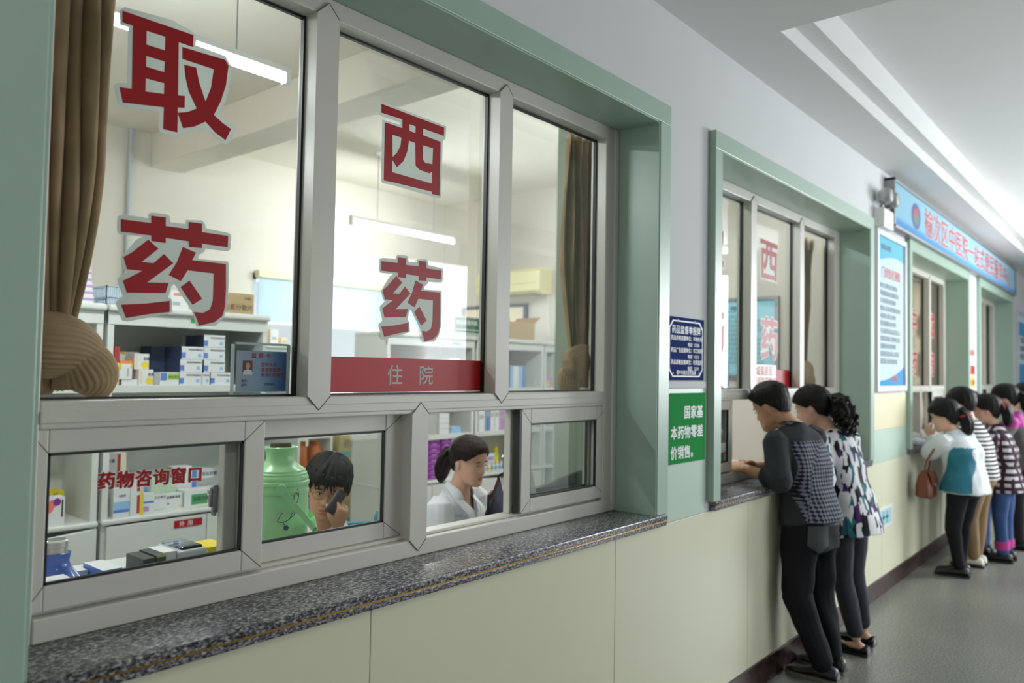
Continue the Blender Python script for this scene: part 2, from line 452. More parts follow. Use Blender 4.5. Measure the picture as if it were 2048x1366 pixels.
def window(i, o, sashes):
    R = root('window_%d' % (i+1), (XL+o, 0.18, 1.0), kind='structure')
    R['label'] = ('nearest white-framed pharmacy window with big red characters', 'second white-framed window in front of the leaning man', 'third white-framed window beside the light blue poster', 'farthest white-framed window under the blue banner')[i]
    xl, xr = XL+o+0.006, XR+o-0.006
    f = MB(); y0, y1 = 0.18, 0.258
    if WL[i]: f.box(xl+WL[i], xl+0.004, y0, y1, 1.0, ZT-0.006, ALU, 0.003)
    f.box(xl, xl+0.07, y0, y1, 1.0, ZT-0.006, ALU, 0.003); f.box(xr-0.092, xr-0.03, y0, y1, 1.0, ZT-0.006, ALU, 0.003)
    f.box(xr-0.032, xr, y0-0.006, y1, 1.0, ZT-0.006, ALU, 0.006)
    f.box(xl+0.07, xr-0.09, y0, y1, 2.56, ZT-0.006, ALU, 0.003)
    f.box(xl+0.07, xr-0.032, y0-0.002, y1, 1.0, 1.052, ALU, 0.004)
    f.box(xl+0.07, xr-0.09, y0+0.026, y1, 1.052, 1.062, ALU, 0.002)
    f.build('frame', R)
    t = MB(); t.box(xl+0.07, xr-0.09, y0, y1, 1.44, 1.50, ALU, 0.004); t.box(xl+0.07, xr-0.09, y0-0.0035, y0+0.01, 1.452, 1.478, ALU, 0.003); t.build('transom', R)
    for x0, x1 in ((1.255, 1.330), (2.025, 2.095)):
        m = MB(); pointed(m, x0+o, x1+o, 1.50, 2.56, y0-0.0045, y1, ALU, True, True); m.build('mullion', R)
    m = MB(); pointed(m, 1.64+o, 1.71+o, 1.052, 1.44, y0-0.0045, y1, ALU, True, True); m.build('mullion', R)
    for x0, x1 in ((xl+0.07, 1.255+o), (1.33+o, 2.025+o), (2.095+o, xr-0.092)):
        g = MB(); g.box(x0, x1, 0.2425, 0.2475, 1.50, 2.56, GLASS); p = g.build('pane', R)
        k = MB(); w = 0.007
        k.box(x0, x0+w, 0.234, 0.2425, 1.50, 2.56, RUBBER); k.box(x1-w, x1, 0.228, 0.2425, 1.50, 2.56, RUBBER)
        k.box(x0, x1, 0.230, 0.2425, 2.553, 2.56, RUBBER); k.box(x0, x1, 0.234, 0.2425, 1.50, 1.505, RUBBER)
        k.build('gasket', p)
    for s in sashes: sash(R, s[0]+o, s[1]+o, 1.062, 1.44, s[2], s[2]+0.03, *s[3:7], None if s[7] is None else s[7]+o)
    br = MB(); br.box(sashes[-1][0]+o-0.012, sashes[-1][0]+o, sashes[-1][2], sashes[-1][2]+0.028, 1.065, 1.437, RUBBER); br.build('brush_strip', R)
    return R
window(0, OFFS[0], [(0.585, 1.135, 0.185, 0.04, 0.058, 0.05, 0.053, None), (1.045, 1.645, 0.222, 0.042, 0.07, 0.05, 0.05, 1.042),
                    (2.165, 2.72, 0.222, 0.045, 0.055, 0.05, 0.05, 2.188), (2.185, 2.745, 0.185, 0.055, 0.072, 0.055, 0.05, None)])
window(1, OFFS[1], [(0.55, 1.04, 0.185, 0.045, 0.045, 0.05, 0.05, None), (0.62, 1.03, 0.222, 0.05, 0.05, 0.05, 0.05, None),
                    (2.165, 2.72, 0.222, 0.045, 0.055, 0.05, 0.05, 2.188), (2.185, 2.745, 0.185, 0.055, 0.072, 0.055, 0.05, None)])
for i in (2, 3):
    window(i, OFFS[i], [(0.585, 1.135, 0.185, 0.04, 0.058, 0.05, 0.053, None), (0.62, 1.17, 0.222, 0.05, 0.07, 0.05, 0.05, None),
                    (2.165, 2.72, 0.222, 0.045, 0.055, 0.05, 0.05, None), (2.185, 2.745, 0.185, 0.055, 0.072, 0.055, 0.05, None)])

# ------------------------------------------------------------------ pharmacy room shell
RX, RY, RZ = 5.80, 4.25, 3.32
b = MB(); b.box(X0, 17.0, WT, RY+0.2, RZ, 3.6, CEIL_IN)
b.box(2.67, 2.92, WT, RY, 3.07, RZ, CEIL_IN, 0.006)
b.box(9.0, 9.25, WT, RY, 3.07, RZ, CEIL_IN, 0.006)
struct('ceiling_pharmacy', b)
BWX0, BWX1, BWZ0, BWZ1 = 3.56, 5.5, 1.30, 2.36
b = MB()
b.box(X0, BWX0, RY, RY+0.2, 0, RZ, PLASTER_IN); b.box(BWX1, 17.0, RY, RY+0.2, 0, RZ, PLASTER_IN)
b.box(BWX0, BWX1, RY, RY+0.2, 0, BWZ0, PLASTER_IN); b.box(BWX0, BWX1, RY, RY+0.2, BWZ1, RZ, PLASTER_IN)
struct('wall_back', b)
b = MB(); b.box(RX, RX+0.12, WT, RY, 0, RZ, mat('pale_wall_paint', (212, 206, 194), 0.85, var=0.03, vscale=2)); struct('wall_right', b)
b = MB(); b.box(-1.3, -1.18, WT, RY, 0, RZ, PLASTER_IN); struct('wall_left', b)
b = MB(); b.box(9.6, 9.75, WT, RY, 0, RZ, PLASTER_IN); struct('wall_partition', b)
# short pier standing just behind the window wall
b = MB(); b.box(2.93, 3.36, WT, 0.60, 0, RZ, mat('pier_paint', (158, 170, 154), 0.5, var=0.03), 0.004); struct('wall_pier', b)
# the back window
R = root('window_5', (BWX0, RY, BWZ0), kind='structure'); R['label'] = 'bright window in the back wall behind the blue blind'
f = MB()
for x in (BWX0, BWX0+0.62, BWX0+1.28, BWX1-0.05): f.box(x, x+0.05, RY+0.02, RY+0.08, BWZ0, BWZ1, ALU, 0.003)
f.box(BWX0, BWX1, RY+0.02, RY+0.08, BWZ0, BWZ0+0.05, ALU, 0.003); f.box(BWX0, BWX1, RY+0.02, RY+0.08, BWZ1-0.05, BWZ1, ALU, 0.003)
f.build('frame', R)
g = MB(); g.box(BWX0+0.05, BWX1-0.05, RY+0.05, RY+0.055, BWZ0+0.05, BWZ1-0.05, GLASS); g.build('pane', R)
# conduit on the back wall
b = MB(); b.tube([(2.515, RY-0.022, 1.0), (2.515, RY-0.022, RZ)], 0.018, mat('painted_pipe', (178, 186, 190), 0.4), 14)
tag(b.build('conduit_pipe', smooth=1.0, origin=(2.515, RY-0.022, 1.0)), 'thin grey vertical pipe on the back wall left of the beam', 'pipe')
# ------------------------------------------------------------------ red vinyl characters on the glass
# outlines are measured flat on the pane: metres from the pane's own corner
def _plane(zpts, k, ox, oy, yy=0.241):
    r = []
    for zx, zy in zpts:
        p = at_y(ox+zx/k, oy+zy/k, yy); r.append((p[0], p[2]))
    return r
K1, K2 = 2.92571, 2.73067
QU = dict(
 red=[([(717,62),(1132,205),(1130,276),(1046,247),(1042,558),(1082,561),(1080,631),(1041,629),(1038,775),(955,755),(960,628),(850,615),(720,600),(700,510),(772,520),(778,150),(717,130)],
       [[(858,180),(968,215),(965,295),(857,260)],[(855,327),(965,360),(962,422),(855,390)],[(853,458),(962,487),(960,550),(851,535)]]),
      ([(1068,275),(1318,350),(1337,385),(1322,500),(1293,590),(1252,672),(1300,718),(1352,755),(1320,820),(1260,775),(1203,712),(1140,740),(1072,750),(1040,660),(1100,655),(1152,635),(1105,535),(1085,450),(1078,378),(1148,395),(1165,480),(1203,595),(1235,515),(1252,405),(1068,345)],[])],
 edge=[(728,40),(1010,118),(1105,170),(1155,205),(1148,262),(1320,325),(1355,385),(1350,470),(1325,580),(1283,668),(1310,695),(1378,740),(1380,765),(1335,840),(1310,838),(1195,752),(1130,768),(1062,778),(1050,800),(940,778),(930,745),(932,655),(715,628),(690,605),(668,500),(690,485),(745,490),(752,160),(700,145),(700,65)])
YAO = dict(
 red=[([(708,112),(885,135),(885,92),(970,102),(970,152),(1105,170),(1105,128),(1182,138),(1182,188),(1335,210),(1333,277),(1182,255),(1182,282),(1105,275),(1105,242),(970,222),(970,252),(886,240),(886,208),(708,185)],[]),
      ([(868,232),(928,285),(830,362),(898,370),(960,317),(1015,370),(862,482),(988,485),(968,545),(742,542),(720,472),(833,415),(745,405),(723,335),(775,305)],[]),
      ([(708,612),(850,606),(993,590),(993,655),(870,668),(738,690)],[]),
      ([(1070,275),(1147,308),(1125,352),(1322,375),(1322,520),(1316,630),(1300,680),(1255,715),(1165,735),(1152,695),(1135,655),(1190,660),(1230,640),(1246,590),(1252,430),(1098,412),(1058,475),(988,438),(1035,365)],[]),
      ([(1110,472),(1150,530),(1183,578),(1128,613),(1090,560),(1057,510)],[])],
 edge=[(690,95),(720,85),(868,105),(868,85),(885,72),(975,82),(995,95),(998,130),(1085,140),(1090,115),(1185,120),(1200,140),(1205,165),(1345,195),(1355,215),(1348,290),(1330,300),(1205,285),(1190,310),(1165,320),(1160,345),(1335,360),(1340,385),(1335,610),(1310,690),(1260,738),(1150,740),(1125,650),(1020,490),(1005,500),(985,570),(1005,580),(1010,655),(990,665),(745,712),(715,705),(675,600),(690,585),(720,565),(688,470),(695,455),(745,420),(725,400),(705,340),(800,230),(840,215),(700,200),(685,180)])
XI = dict(
 red=[([(445,567),(788,697),(786,742),(672,702),(672,738),(768,775),(762,1068),(722,1060),(722,1047),(503,994),(458,985),(465,668),(560,700),(560,652),(445,615)],
       [[(598,678),(632,690),(632,727),(598,715)],[(505,735),(555,752),(550,795),(530,835),(506,858)],
        [(595,768),(630,780),(632,905),(655,928),(708,947),(722,935),(722,1003),(503,940),(504,872),(530,912),(565,880),(585,830),(592,790)],[(672,793),(728,810),(724,896),(685,890),(671,870)]])],
 edge=[(435,550),(800,690),(795,755),(780,772),(772,1078),(755,1082),(710,1068),(505,1010),(450,1000),(443,985),(450,652),(545,680),(545,668),(430,625)])
def to_plane(ch, k, ox, oy):
    return dict(red=[(_plane(o, k, ox, oy), [_plane(h, k, ox, oy) for h in hs]) for o, hs in ch['red']], edge=_plane(ch['edge'], k, ox, oy))
QU, YAO, XI = to_plane(QU, K1, 0, 0), to_plane(YAO, K1, 0, 400), to_plane(XI, K2, 600, 0)
def bbox(ch): a = np.array(ch['edge']); return a.min(0), a.max(0)
def remap(ch, lo, hi):
    a, c = bbox(ch); lo, hi = np.array(lo), np.array(hi)
    fn = lambda p: tuple(lo+(np.array(p)-a)/(c-a)*(hi-lo))
    return dict(red=[([fn(p) for p in o], [[fn(p) for p in h] for h in hs]) for o, hs in ch['red']], edge=[fn(p) for p in ch['edge']])
_a, _b = at_y(600+425/K2, 450+160/K2, 0.241), at_y(600+783/K2, 450+640/K2, 0.241)
_l = at_y(600+425/K2, 450+600/K2, 0.241); _r = at_y(600+783/K2, 450+240/K2, 0.241)
YAO2 = remap(YAO, (_l[0], at_y(600+680/K2, 450+641/K2, .241)[2]), (_r[0], at_y(600+530/K2, 450+158/K2, .241)[2]))
def vinyl(ch, off, label, n='vinyl_character'):
    lo, hi = bbox(ch)
    R = root(n, (lo[0]+off, 0.2415, lo[1]), label, 'window lettering', 'red vinyl characters on the panes')
    fn = lambda v: (v[0]+off, v[1], v[2])
    b = MB(); b.flat(ch['edge'], [], 0.2416, 0.2424, STICKER, fn); b.build('border', R)
    b = MB()
    for o, hs in ch['red']: b.flat(o, hs, 0.2408, 0.2416, RED, fn)
    b.build('character', R)
    return R
vinyl(QU, 0, 'large red 取 character at the top of the nearest left pane')
vinyl(YAO, 0, 'large red 药 character beside the knotted curtain on the nearest left pane')
vinyl(XI, 0, 'red 西 character above the hanging tube light on the middle pane')
vinyl(YAO2, 0, 'red 药 character above the red 住院 strip')
vinyl(QU, 2.94, 'red 取 character half hidden by the green trim of the second window')
vinyl(YAO, 2.94, 'red 药 character half hidden by the green trim, before the blue wall board')
vinyl(XI, 2.94, 'red 西 character on the second window above the leaning man')
vinyl(YAO2, 2.94, 'red 药 character on the second window just over the leaning man')

def strip(off, label, txt):
    R = root('vinyl_strip', (1.332+off, 0.2415, 1.506), label, 'window lettering', 'red strips along the window bottoms')
    b = MB(); b.box(1.334+off, 2.018+off, 0.2412, 0.2424, 1.507, 1.612, RED); b.build('band', R)
    for ch, xx in zip(txt, (1.622, 1.755)):
        b = MB(); b.text(ch, 0.066, STICKER, xx+off, 0.2408, 1.535, 0.012, anchor='c'); b.build('character', R)
strip(0, 'red strip reading 住院 along the bottom of the middle pane', '住院')
strip(2.94, 'red strip behind the white notice above the leaning man', '住院')

R = root('vinyl_caption', (0.722, 0.197, 1.29), 'small red line 药物咨询窗口 on the low left pane', 'window lettering')
b = MB(); b.text('药物咨询窗口', 0.0400, STICKER, 0.728, 0.1972, 1.3055, 0.075, gap=1.06, fn=lambda p: (p[0], p[1], p[2]-(p[0]-.728)*0.02)); b.build('border', R)
b = MB(); b.text('药物咨询窗口', 0.0400, RED, 0.728, 0.1964, 1.3055, 0.034, gap=1.06, fn=lambda p: (p[0], p[1], p[2]-(p[0]-.728)*0.02)); b.build('lettering', R)
for ch, x, z, lab in (('中', 8.06, 2.02, 'red 中 character on the middle pane of the third window'), ('药', 8.06, 1.62, 'red 药 character low on the middle pane of the third window'),
                      ('成', 8.80, 2.02, 'red 成 character on the right pane of the third window'), ('药', 8.80, 1.62, 'red 药 character low on the right pane of the third window')):
    R = root('vinyl_character', (x, 0.2415, z), lab, 'window lettering', 'red vinyl characters on the panes')
    b = MB(); b.text(ch, 0.26, STICKER, x, 0.2416, z, 0.06); b.build('border', R)
    b = MB(); b.text(ch, 0.26, RED, x, 0.2408, z, 0.03); b.build('character', R)

# ------------------------------------------------------------------ plates, notices and boards on the hall wall
b = MB(); x0, x1, z0, z1 = 2.908, 3.245, 1.550, 1.822
R = root('enamel_plate', (x0, 0, z0), 'dark blue metal plate with white lines of writing between the windows', 'sign')
NAVY = mat('navy_enamel', (36, 54, 110), 0.85, spec=0.06)
b.box(x0, x1, -0.006, -0.0005, z0, z1, NAVY, 0.001); b.build('plate', R)
b = MB(); e = 0.014; n = 0.03
out = [(x0+e+n, z0+e), (x1-e-n, z0+e), (x1-e, z0+e+n), (x1-e, z1-e-n), (x1-e-n, z1-e), (x0+e+n, z1-e), (x0+e, z1-e-n), (x0+e, z0+e+n)]
w = 0.006; e2 = e+w
inn = [(x0+e2+n, z0+e2), (x1-e2-n, z0+e2), (x1-e2, z0+e2+n), (x1-e2, z1-e2-n), (x1-e2-n, z1-e2), (x0+e2+n, z1-e2), (x0+e2, z1-e2-n), (x0+e2, z0+e2+n)]
b.flat(out, [inn], -0.007, -0.006, WHITETXT); b.build('border', R)
b = MB(); yy = -0.0066
b.text('药品监督举报牌', 0.0375, WHITETXT, (x0+x1)/2, yy, z1-0.068, 0.02, anchor='c', gap=1.02)
for k, (t1, t2) in enumerate((('药品价格监督单位：市物价局', '电话：12358'), ('药品广告监督单位：市工商局', '电话：12315'), ('药品质量监督单位：市药监局', '电话：12331'))):
    zz = z1-0.098-k*0.052
    b.text(t1, 0.0222, WHITETXT, x0+0.030, yy, zz, 0.022); b.text(t2, 0.020, WHITETXT, x0+0.18, yy, zz-0.026, 0.02)
b.text('晋中市榆次区药监局', 0.020, WHITETXT, (x0+x1)/2, yy, z0+0.026, 0.02, anchor='c')
b.build('lettering', R)
for px_, pz_ in ((x0+0.09, z1-0.012), (x1-0.09, z1-0.012), (x0+0.05, z0+0.03), (x1-0.05, z0+0.03)):
    b = MB(); b.lathe([(0, 0.003), (0.004, 0.002), (0.005, 0), (0, 0)], STEEL, px_, -0.006, 12, 'y', pz_); b.build('screw', R, smooth=0.7)

x0, x1, z0, z1 = 2.903, 3.252, 1.195, 1.495
R = root('notice_board', (x0, 0, z0), 'green notice board with three lines of white writing', 'sign')
b = MB(); b.box(x0, x1, -0.012, -0.0065, z0, z1, mat('green_board', (44, 144, 74), 0.85, var=0.05, spec=0.06), 0.001); b.build('board', R)
for txt, xx, zz in (('国家基', x0+0.145, z1-0.105), ('本药物零差', x0+0.028, z1-0.190), ('价销售。', x0+0.028, z1-0.275)):
    b = MB(); b.text(txt, 0.059, WHITETXT, xx, -0.0125, zz, 0.028, gap=1.04); b.build('text_line', R)

POSTER_BLUE = mat('pale_blue_print', (204, 226, 234), 0.85, var=0.02, spec=0.06)
CYAN = mat('cyan_print', (122, 194, 214), 0.85, spec=0.06); BLUEP = mat('blue_print', (90, 160, 212), 0.85, spec=0.06)
def text_lines(b, x0, x1, z1, z0, n, m, size, y, seed, fill='药品监督管理服务窗口取药须知患者就诊流程说明配合工作人员处方发放核对'):
    rnd = random.Random(seed)
    for k in range(n):
        zz = z1-(z1-z0)*(k+0.8)/n; s = ''.join(rnd.choice(fill) for _ in range(int((x1-x0)/size*(0.72+0.24*rnd.random()))))
        b.text(s, size, m, x0, y, zz, 0.01)
x0, x1, z0, z1 = 5.93, 6.76, 1.47, 2.66
R = root('framed_poster', (x0, 0, z0), 'tall light blue poster in a silver frame beside the third window', 'poster')
b = MB(); f = 0.045
for a in ((x0, x0+f, z0, z1), (x1-f, x1, z0, z1), (x0+f, x1-f, z0, z0+f), (x0+f, x1-f, z1-f, z1)): b.box(a[0], a[1], -0.035, -0.001, a[2], a[3], mat('silver_frame', (206, 206, 208), 0.35, metal=0.3), 0.004)
b.build('frame', R)
b = MB(); b.box(x0+f, x1-f, -0.018, -0.012, z0+f, z1-f, POSTER_BLUE)
w = x1-x0-2*f; h = z1-z0-2*f; gx = lambda u: x0+f+w*u; gz = lambda v: z0+f+h*v
b.flat([(gx(0), gz(1)), (gx(0), gz(0.845))]+[(gx(u), gz(0.845+0.03*math.sin(3.4*u-0.6)+0.02*u)) for u in np.linspace(.1, 1, 10)]+[(gx(1), gz(1))], [], -0.0186, -0.018, CYAN)
b.flat([(gx(0), gz(0)), (gx(1), gz(0)), (gx(1), gz(0.13))]+[(gx(u), gz(0.03+0.10*u*u)) for u in np.linspace(.9, 0, 8)], [], -0.0186, -0.018, BLUEP)
b.build('print', R)
b = MB(); b.text('门诊患者须知', 0.088, REDTXT, gx(0.14), -0.0192, gz(0.735), 0.02); b.build('heading', R)
b = MB()
text_lines(b, gx(0.06), gx(0.94), gz(0.70), gz(0.14), 11, GREYTXT, 0.042, -0.0192, 4)
b.build('lettering', R)
b = MB(); b.text('为您服务', 0.05, REDTXT, gx(0.48), -0.0192, gz(0.03), 0.02); b.build('footer', R)
b = MB(); b.text('榆次区中医院', 0.045, mat('navy_print', (40, 60, 130), 0.5), gx(0.13), -0.0192, gz(0.92), 0.02); b.build('hospital_name', R)

# long banner over the third and fourth windows
x0, x1, z0, z1 = float(at_y(1788, 362, -0.07)[0]), float(at_y(2032, 560, -0.07)[0]), 2.705, 3.075
R = root('banner_sign', (x0, 0, z0), 'long light blue hospital name board high above the far windows', 'sign')
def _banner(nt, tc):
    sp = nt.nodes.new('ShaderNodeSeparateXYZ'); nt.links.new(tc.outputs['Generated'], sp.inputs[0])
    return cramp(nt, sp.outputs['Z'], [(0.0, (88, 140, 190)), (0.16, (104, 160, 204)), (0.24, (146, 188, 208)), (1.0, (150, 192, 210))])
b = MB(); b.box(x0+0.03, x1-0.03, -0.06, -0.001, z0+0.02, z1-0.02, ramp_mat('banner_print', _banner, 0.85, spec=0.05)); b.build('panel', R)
b = MB()
b.box(x0, x0+0.035, -0.075, -0.001, z0, z1, STEEL, 0.003); b.box(x1-0.035, x1, -0.075, -0.001, z0, z1, STEEL, 0.003)
b.box(x0, x1, -0.075, -0.001, z0, z0+0.022, STEEL, 0.003); b.box(x0, x1, -0.075, -0.001, z1-0.022, z1, STEEL, 0.003); b.build('frame', R)
b = MB(); cxz = (float(at_y(1832, 445, -0.06)[0]), 2.895)
b.flat([(cxz[0]+0.15*math.cos(a), cxz[1]+0.105*math.sin(a)) for a in np.linspace(0, 2*math.pi, 33)[:-1]], [], -0.0612, -0.06, mat('emblem_blue', (64, 70, 140), 0.4))
b.flat([(cxz[0]+0.10*math.cos(a), cxz[1]+0.07*math.sin(a)) for a in np.linspace(0, math.pi, 17)], [], -0.0622, -0.0612, mat('emblem_red', (168, 60, 84), 0.4))
b.flat([(cxz[0]+0.10*math.cos(a), cxz[1]+0.07*math.sin(a)) for a in np.linspace(math.pi, 2*math.pi, 17)], [], -0.0622, -0.0612, mat('emblem_green', (66, 120, 104), 0.4)); b.build('emblem', R)
tx0 = float(at_y(1849, 455, -0.06)[0]); tsx = (float(at_y(2024, 590, -0.06)[0])-tx0)/(0.262*15*1.06)
b = MB(); b.text('榆次区中医院一站式便民服务中心', 0.262, WHITETXT, tx0, -0.0608, 2.805, 0.03, sx=tsx, gap=1.06); b.text('榆次区中医院一站式便民服务中心', 0.262, REDTXT, tx0, -0.0618, 2.805, 0.008, sx=tsx, gap=1.06); b.build('lettering', R)

# twin-head emergency lamp under the banner's end
ex = float(at_y(1777, 440, -0.05)[0])-0.08
R = root('emergency_lamp', (ex, 0, 2.66), 'white twin-head emergency lamp beside the end of the blue banner', 'emergency light')
b = MB(); b.box(ex-0.13, ex+0.13, -0.075, -0.001, 2.66, 2.80, WHITEP, 0.008); b.build('housing', R)
for s in (-1, 1):
    b = MB(); b.tube([(ex+s*0.07, -0.04, 2.80), (ex+s*0.08, -0.05, 2.84)], 0.012, STEEL, 10)
    b.lathe([(0.0, 0.055), (0.045, 0.05), (0.06, 0.03), (0.062, 0.0), (0.045, -0.035), (0.0, -0.045)], mat('lamp_reflector', (176, 178, 176), 0.25, metal=0.5), ex+s*0.085, -0.065, 20, 'y', 2.885)
    b.build('lamp_head', R, smooth=0.8)
# small blue and white plate low on the panel
R = root('wall_notice', (6.02, 0, 0.47), 'small white notice with a blue and green mark low on the cream panel', 'sign')
b = MB(); b.box(6.00, 6.40, -0.012, -0.0085, 0.47, 0.62, WHITEP, 0.001); b.box(6.03, 6.37, -0.0128, -0.012, 0.49, 0.60, mat('ice_blue_print', (176, 208, 226), 0.4)); b.build('sheet', R)
b = MB()
for q in ((6.10, 6.30, 0.535, 0.555), (6.14, 6.17, 0.50, 0.59), (6.23, 6.26, 0.50, 0.59)): b.box(q[0], q[1], -0.0135, -0.0128, q[2], q[3], mat('teal_print', (92, 176, 170), 0.4))
b.build('mark', R)
# papers on the white pier past the third window and the far poster
R = root('taped_notice', (9.52, 0, 1.47), 'narrow red and yellow notice taped to the white pier past the third window', 'notice')
b = MB(); b.box(9.50, 9.82, -0.004, -0.0005, 1.47, 1.95, WHITEP)
b.box(9.54, 9.82, -0.0048, -0.004, 1.48, 1.60, mat('yellow_print', (222, 200, 90), 0.5)); b.box(9.54, 9.82, -0.0048, -0.004, 1.62, 1.72, REDTXT); b.build('sheet', R)
b = MB(); b.text('温馨提示', 0.075, REDTXT, 9.53, -0.0052, 1.83, 0.02); b.build('heading', R)
b = MB(); b.text('禁止吸烟', 0.07, REDTXT, 9.54, -0.0056, 1.51, 0.02); b.build('lettering', R)
R = root('far_poster', (13.4, 0, 1.30), 'pale blue poster at the far end past the last window', 'poster')
b = MB(); b.box(13.0, 14.6, -0.02, -0.001, 1.30, 2.55, mat('silver_frame', (206, 206, 208), 0.35), 0.004); b.build('frame', R)
b = MB(); b.box(13.06, 14.54, -0.026, -0.02, 1.36, 2.49, POSTER_BLUE); b.box(13.06, 14.54, -0.027, -0.026, 2.2, 2.4, BLUEP); b.box(13.06, 14.54, -0.027, -0.026, 1.5, 1.8, BLUEP); b.box(13.2, 14.2, -0.027, -0.026, 1.36, 1.5, mat('teal_print', (92, 176, 170), 0.4)); b.build('print', R)
b = MB(); text_lines(b, 13.15, 14.4, 2.2, 1.85, 3, GREYTXT, 0.09, -0.0275, 9); b.build('lettering', R)

# two round ceiling lamps of the hall, out of frame above the recess, plus one added near the camera for ambient light
for x, y, lab in ((0.5, -2.3, 'unseen round ceiling lamp added over the hall near the camera'), (10.2, -2.6, 'round ceiling lamp in the second hall bay'), (13.4, -2.6, 'round ceiling lamp in the far hall bay')):
    R = root('ceiling_lamp', (x, y, 3.28), lab, 'ceiling lamp', 'round hall ceiling lamps')
    b = MB(); b.lathe([(0, 0.08), (0.2, 0.08), (0.2, 0.05), (0.0, 0.05)], WHITEP, x, y, 32, 'z', 3.28); b.build('rim', R, smooth=0.6)
    b = MB(); b.lathe([(0, 0.05), (0.17, 0.05), (0.16, 0.02), (0.10, 0.005), (0, 0.0)], LAMPGLASS, x, y, 32, 'z', 3.28); b.build('cover', R, smooth=0.9)
# ------------------------------------------------------------------ lamps, blind and air conditioner of the pharmacy room
def tube_lamp(x0, x1, y, z, label, wires):
    R = root('tube_lamp', ((x0+x1)/2, y, z), label, 'ceiling lamp', 'hanging fluorescent lamps')
    b = MB(); b.box(x0, x1, y-0.02, y+0.02, z+0.022, z+0.05, WHITEP, 0.004); b.build('batten', R)
    b = MB(); b.tube([(x0+0.03, y, z), (x1-0.03, y, z)], 0.016, TUBE, 14); b.build('tube', R, smooth=1.0)
    for x in (x0, x1-0.03):
        c = MB(); c.box(x, x+0.03, y-0.018, y+0.018, z-0.02, z+0.03, WHITEP, 0.004); c.build('socket', R)
    for x in wires:
        w = MB(); w.tube([(x, y, z+0.05), (x, y, RZ-0.02)], 0.003, STEEL, 6); w.build('wire', R)
        c = MB(); c.lathe([(0, 0.0), (0.04, 0.0), (0.035, -0.02), (0.015, -0.03), (0, -0.03)], WHITEP, x, y, 20, 'z', RZ); c.build('ceiling_rose', R, smooth=0.8)
tube_lamp(0.64, 1.88, 1.25, 2.80, 'lit tube lamp behind the big 取 character', (0.85, 1.63))
tube_lamp(3.78, 4.95, 3.25, 2.72, 'lit tube lamp hanging at the back of the room between the 西 and 药 characters', (4.05, 4.68))
tube_lamp(-1.0, 0.24, 2.3, 2.80, 'unseen tube lamp added in the left end of the room behind the green pier', (-0.7, -0.1))  # out of view, added to brighten the room
tube_lamp(4.0, 5.2, 0.95, 2.90, 'unseen tube lamp added above the second window inside the room', (4.3, 4.9))  # out of view, added to light the room behind the second window
tube_lamp(2.98, 3.94, 1.0, 3.22, 'unseen tube lamp added close under the ceiling over the white-coated woman', ())  # out of view, added for more light on the seated woman
tube_lamp(7.2, 8.4, 1.8, 2.80, 'lit tube lamp in the room behind the third window', (7.5, 8.1))

R = root('roller_blind', (4.5, RY-0.05, 2.36), 'pale blue roller blind with a cream head rail on the back window', 'window blind')
b = MB(); b.box(3.57, 5.46, RY-0.075, RY-0.005, 2.325, 2.385, mat('cream_rail', (224, 212, 180), 0.5), 0.008); b.build('head_rail', R)
def _blind(nt, tc):
    n = nt.nodes.new('ShaderNodeTexVoronoi'); n.inputs['Scale'].default_value = 40
    nt.links.new(tc.outputs['Object'], n.inputs['Vector'])
    return cramp(nt, n.outputs['Distance'], [(0.15, (210, 222, 232)), (0.4, (184, 204, 222))])
b = MB(); b.box(3.585, 5.445, RY-0.045, RY-0.042, 1.955, 2.33, ramp_mat('blue_blind_cloth', _blind, 0.8)); b.build('cloth', R)
_bm = MATS['blue_blind_cloth']; _nt = _bm.node_tree; _pb = _nt.nodes['Principled BSDF']
_tl = _nt.nodes.new('ShaderNodeBsdfTranslucent'); _tl.inputs['Color'].default_value = lin((206, 220, 230)); _mx = _nt.nodes.new('ShaderNodeMixShader'); _mx.inputs[0].default_value = 0.35
_nt.links.new(_pb.outputs[0], _mx.inputs[1]); _nt.links.new(_tl.outputs[0], _mx.inputs[2]); _nt.links.new(_mx.outputs[0], _nt.nodes['Material Output'].inputs[0])
b = MB(); b.box(3.585, 5.445, RY-0.05, RY-0.038, 1.94, 1.957, WHITEP, 0.003); b.build('bottom_bar', R)

R = root('air_conditioner', (RX, 3.15, 2.30), 'cream wall air conditioner high on the right wall of the pharmacy', 'air conditioner')
ACM = mat('aged_cream_plastic', (222, 214, 160), 0.45)
b = MB(); prof = [(0, 0), (0.15, 0.0), (0.185, 0.03), (0.19, 0.10), (0.185, 0.21), (0.16, 0.235), (0, 0.235)]
b.loft([[(RX-0.001-p[0], y, 2.30+p[1]) for p in prof] for y in (2.80, 3.60)], ACM); b.build('casing', R, smooth=0.5)
b = MB(); b.box(RX-0.19, RX-0.06, 2.88, 3.54, 2.292, 2.302, mat('louvre_grey', (150, 146, 120), 0.5)); b.box(RX-0.193, RX-0.185, 2.84, 3.58, 2.395, 2.400, mat('louvre_grey', (150, 146, 120), 0.5)); b.build('louvre', R)
b = MB(); b.tube([(RX-0.02, 2.83, 2.30), (RX-0.012, 2.82, 2.1), (RX-0.012, 2.81, 1.90)], 0.006, WHITEP, 8); b.build('power_cable', R)

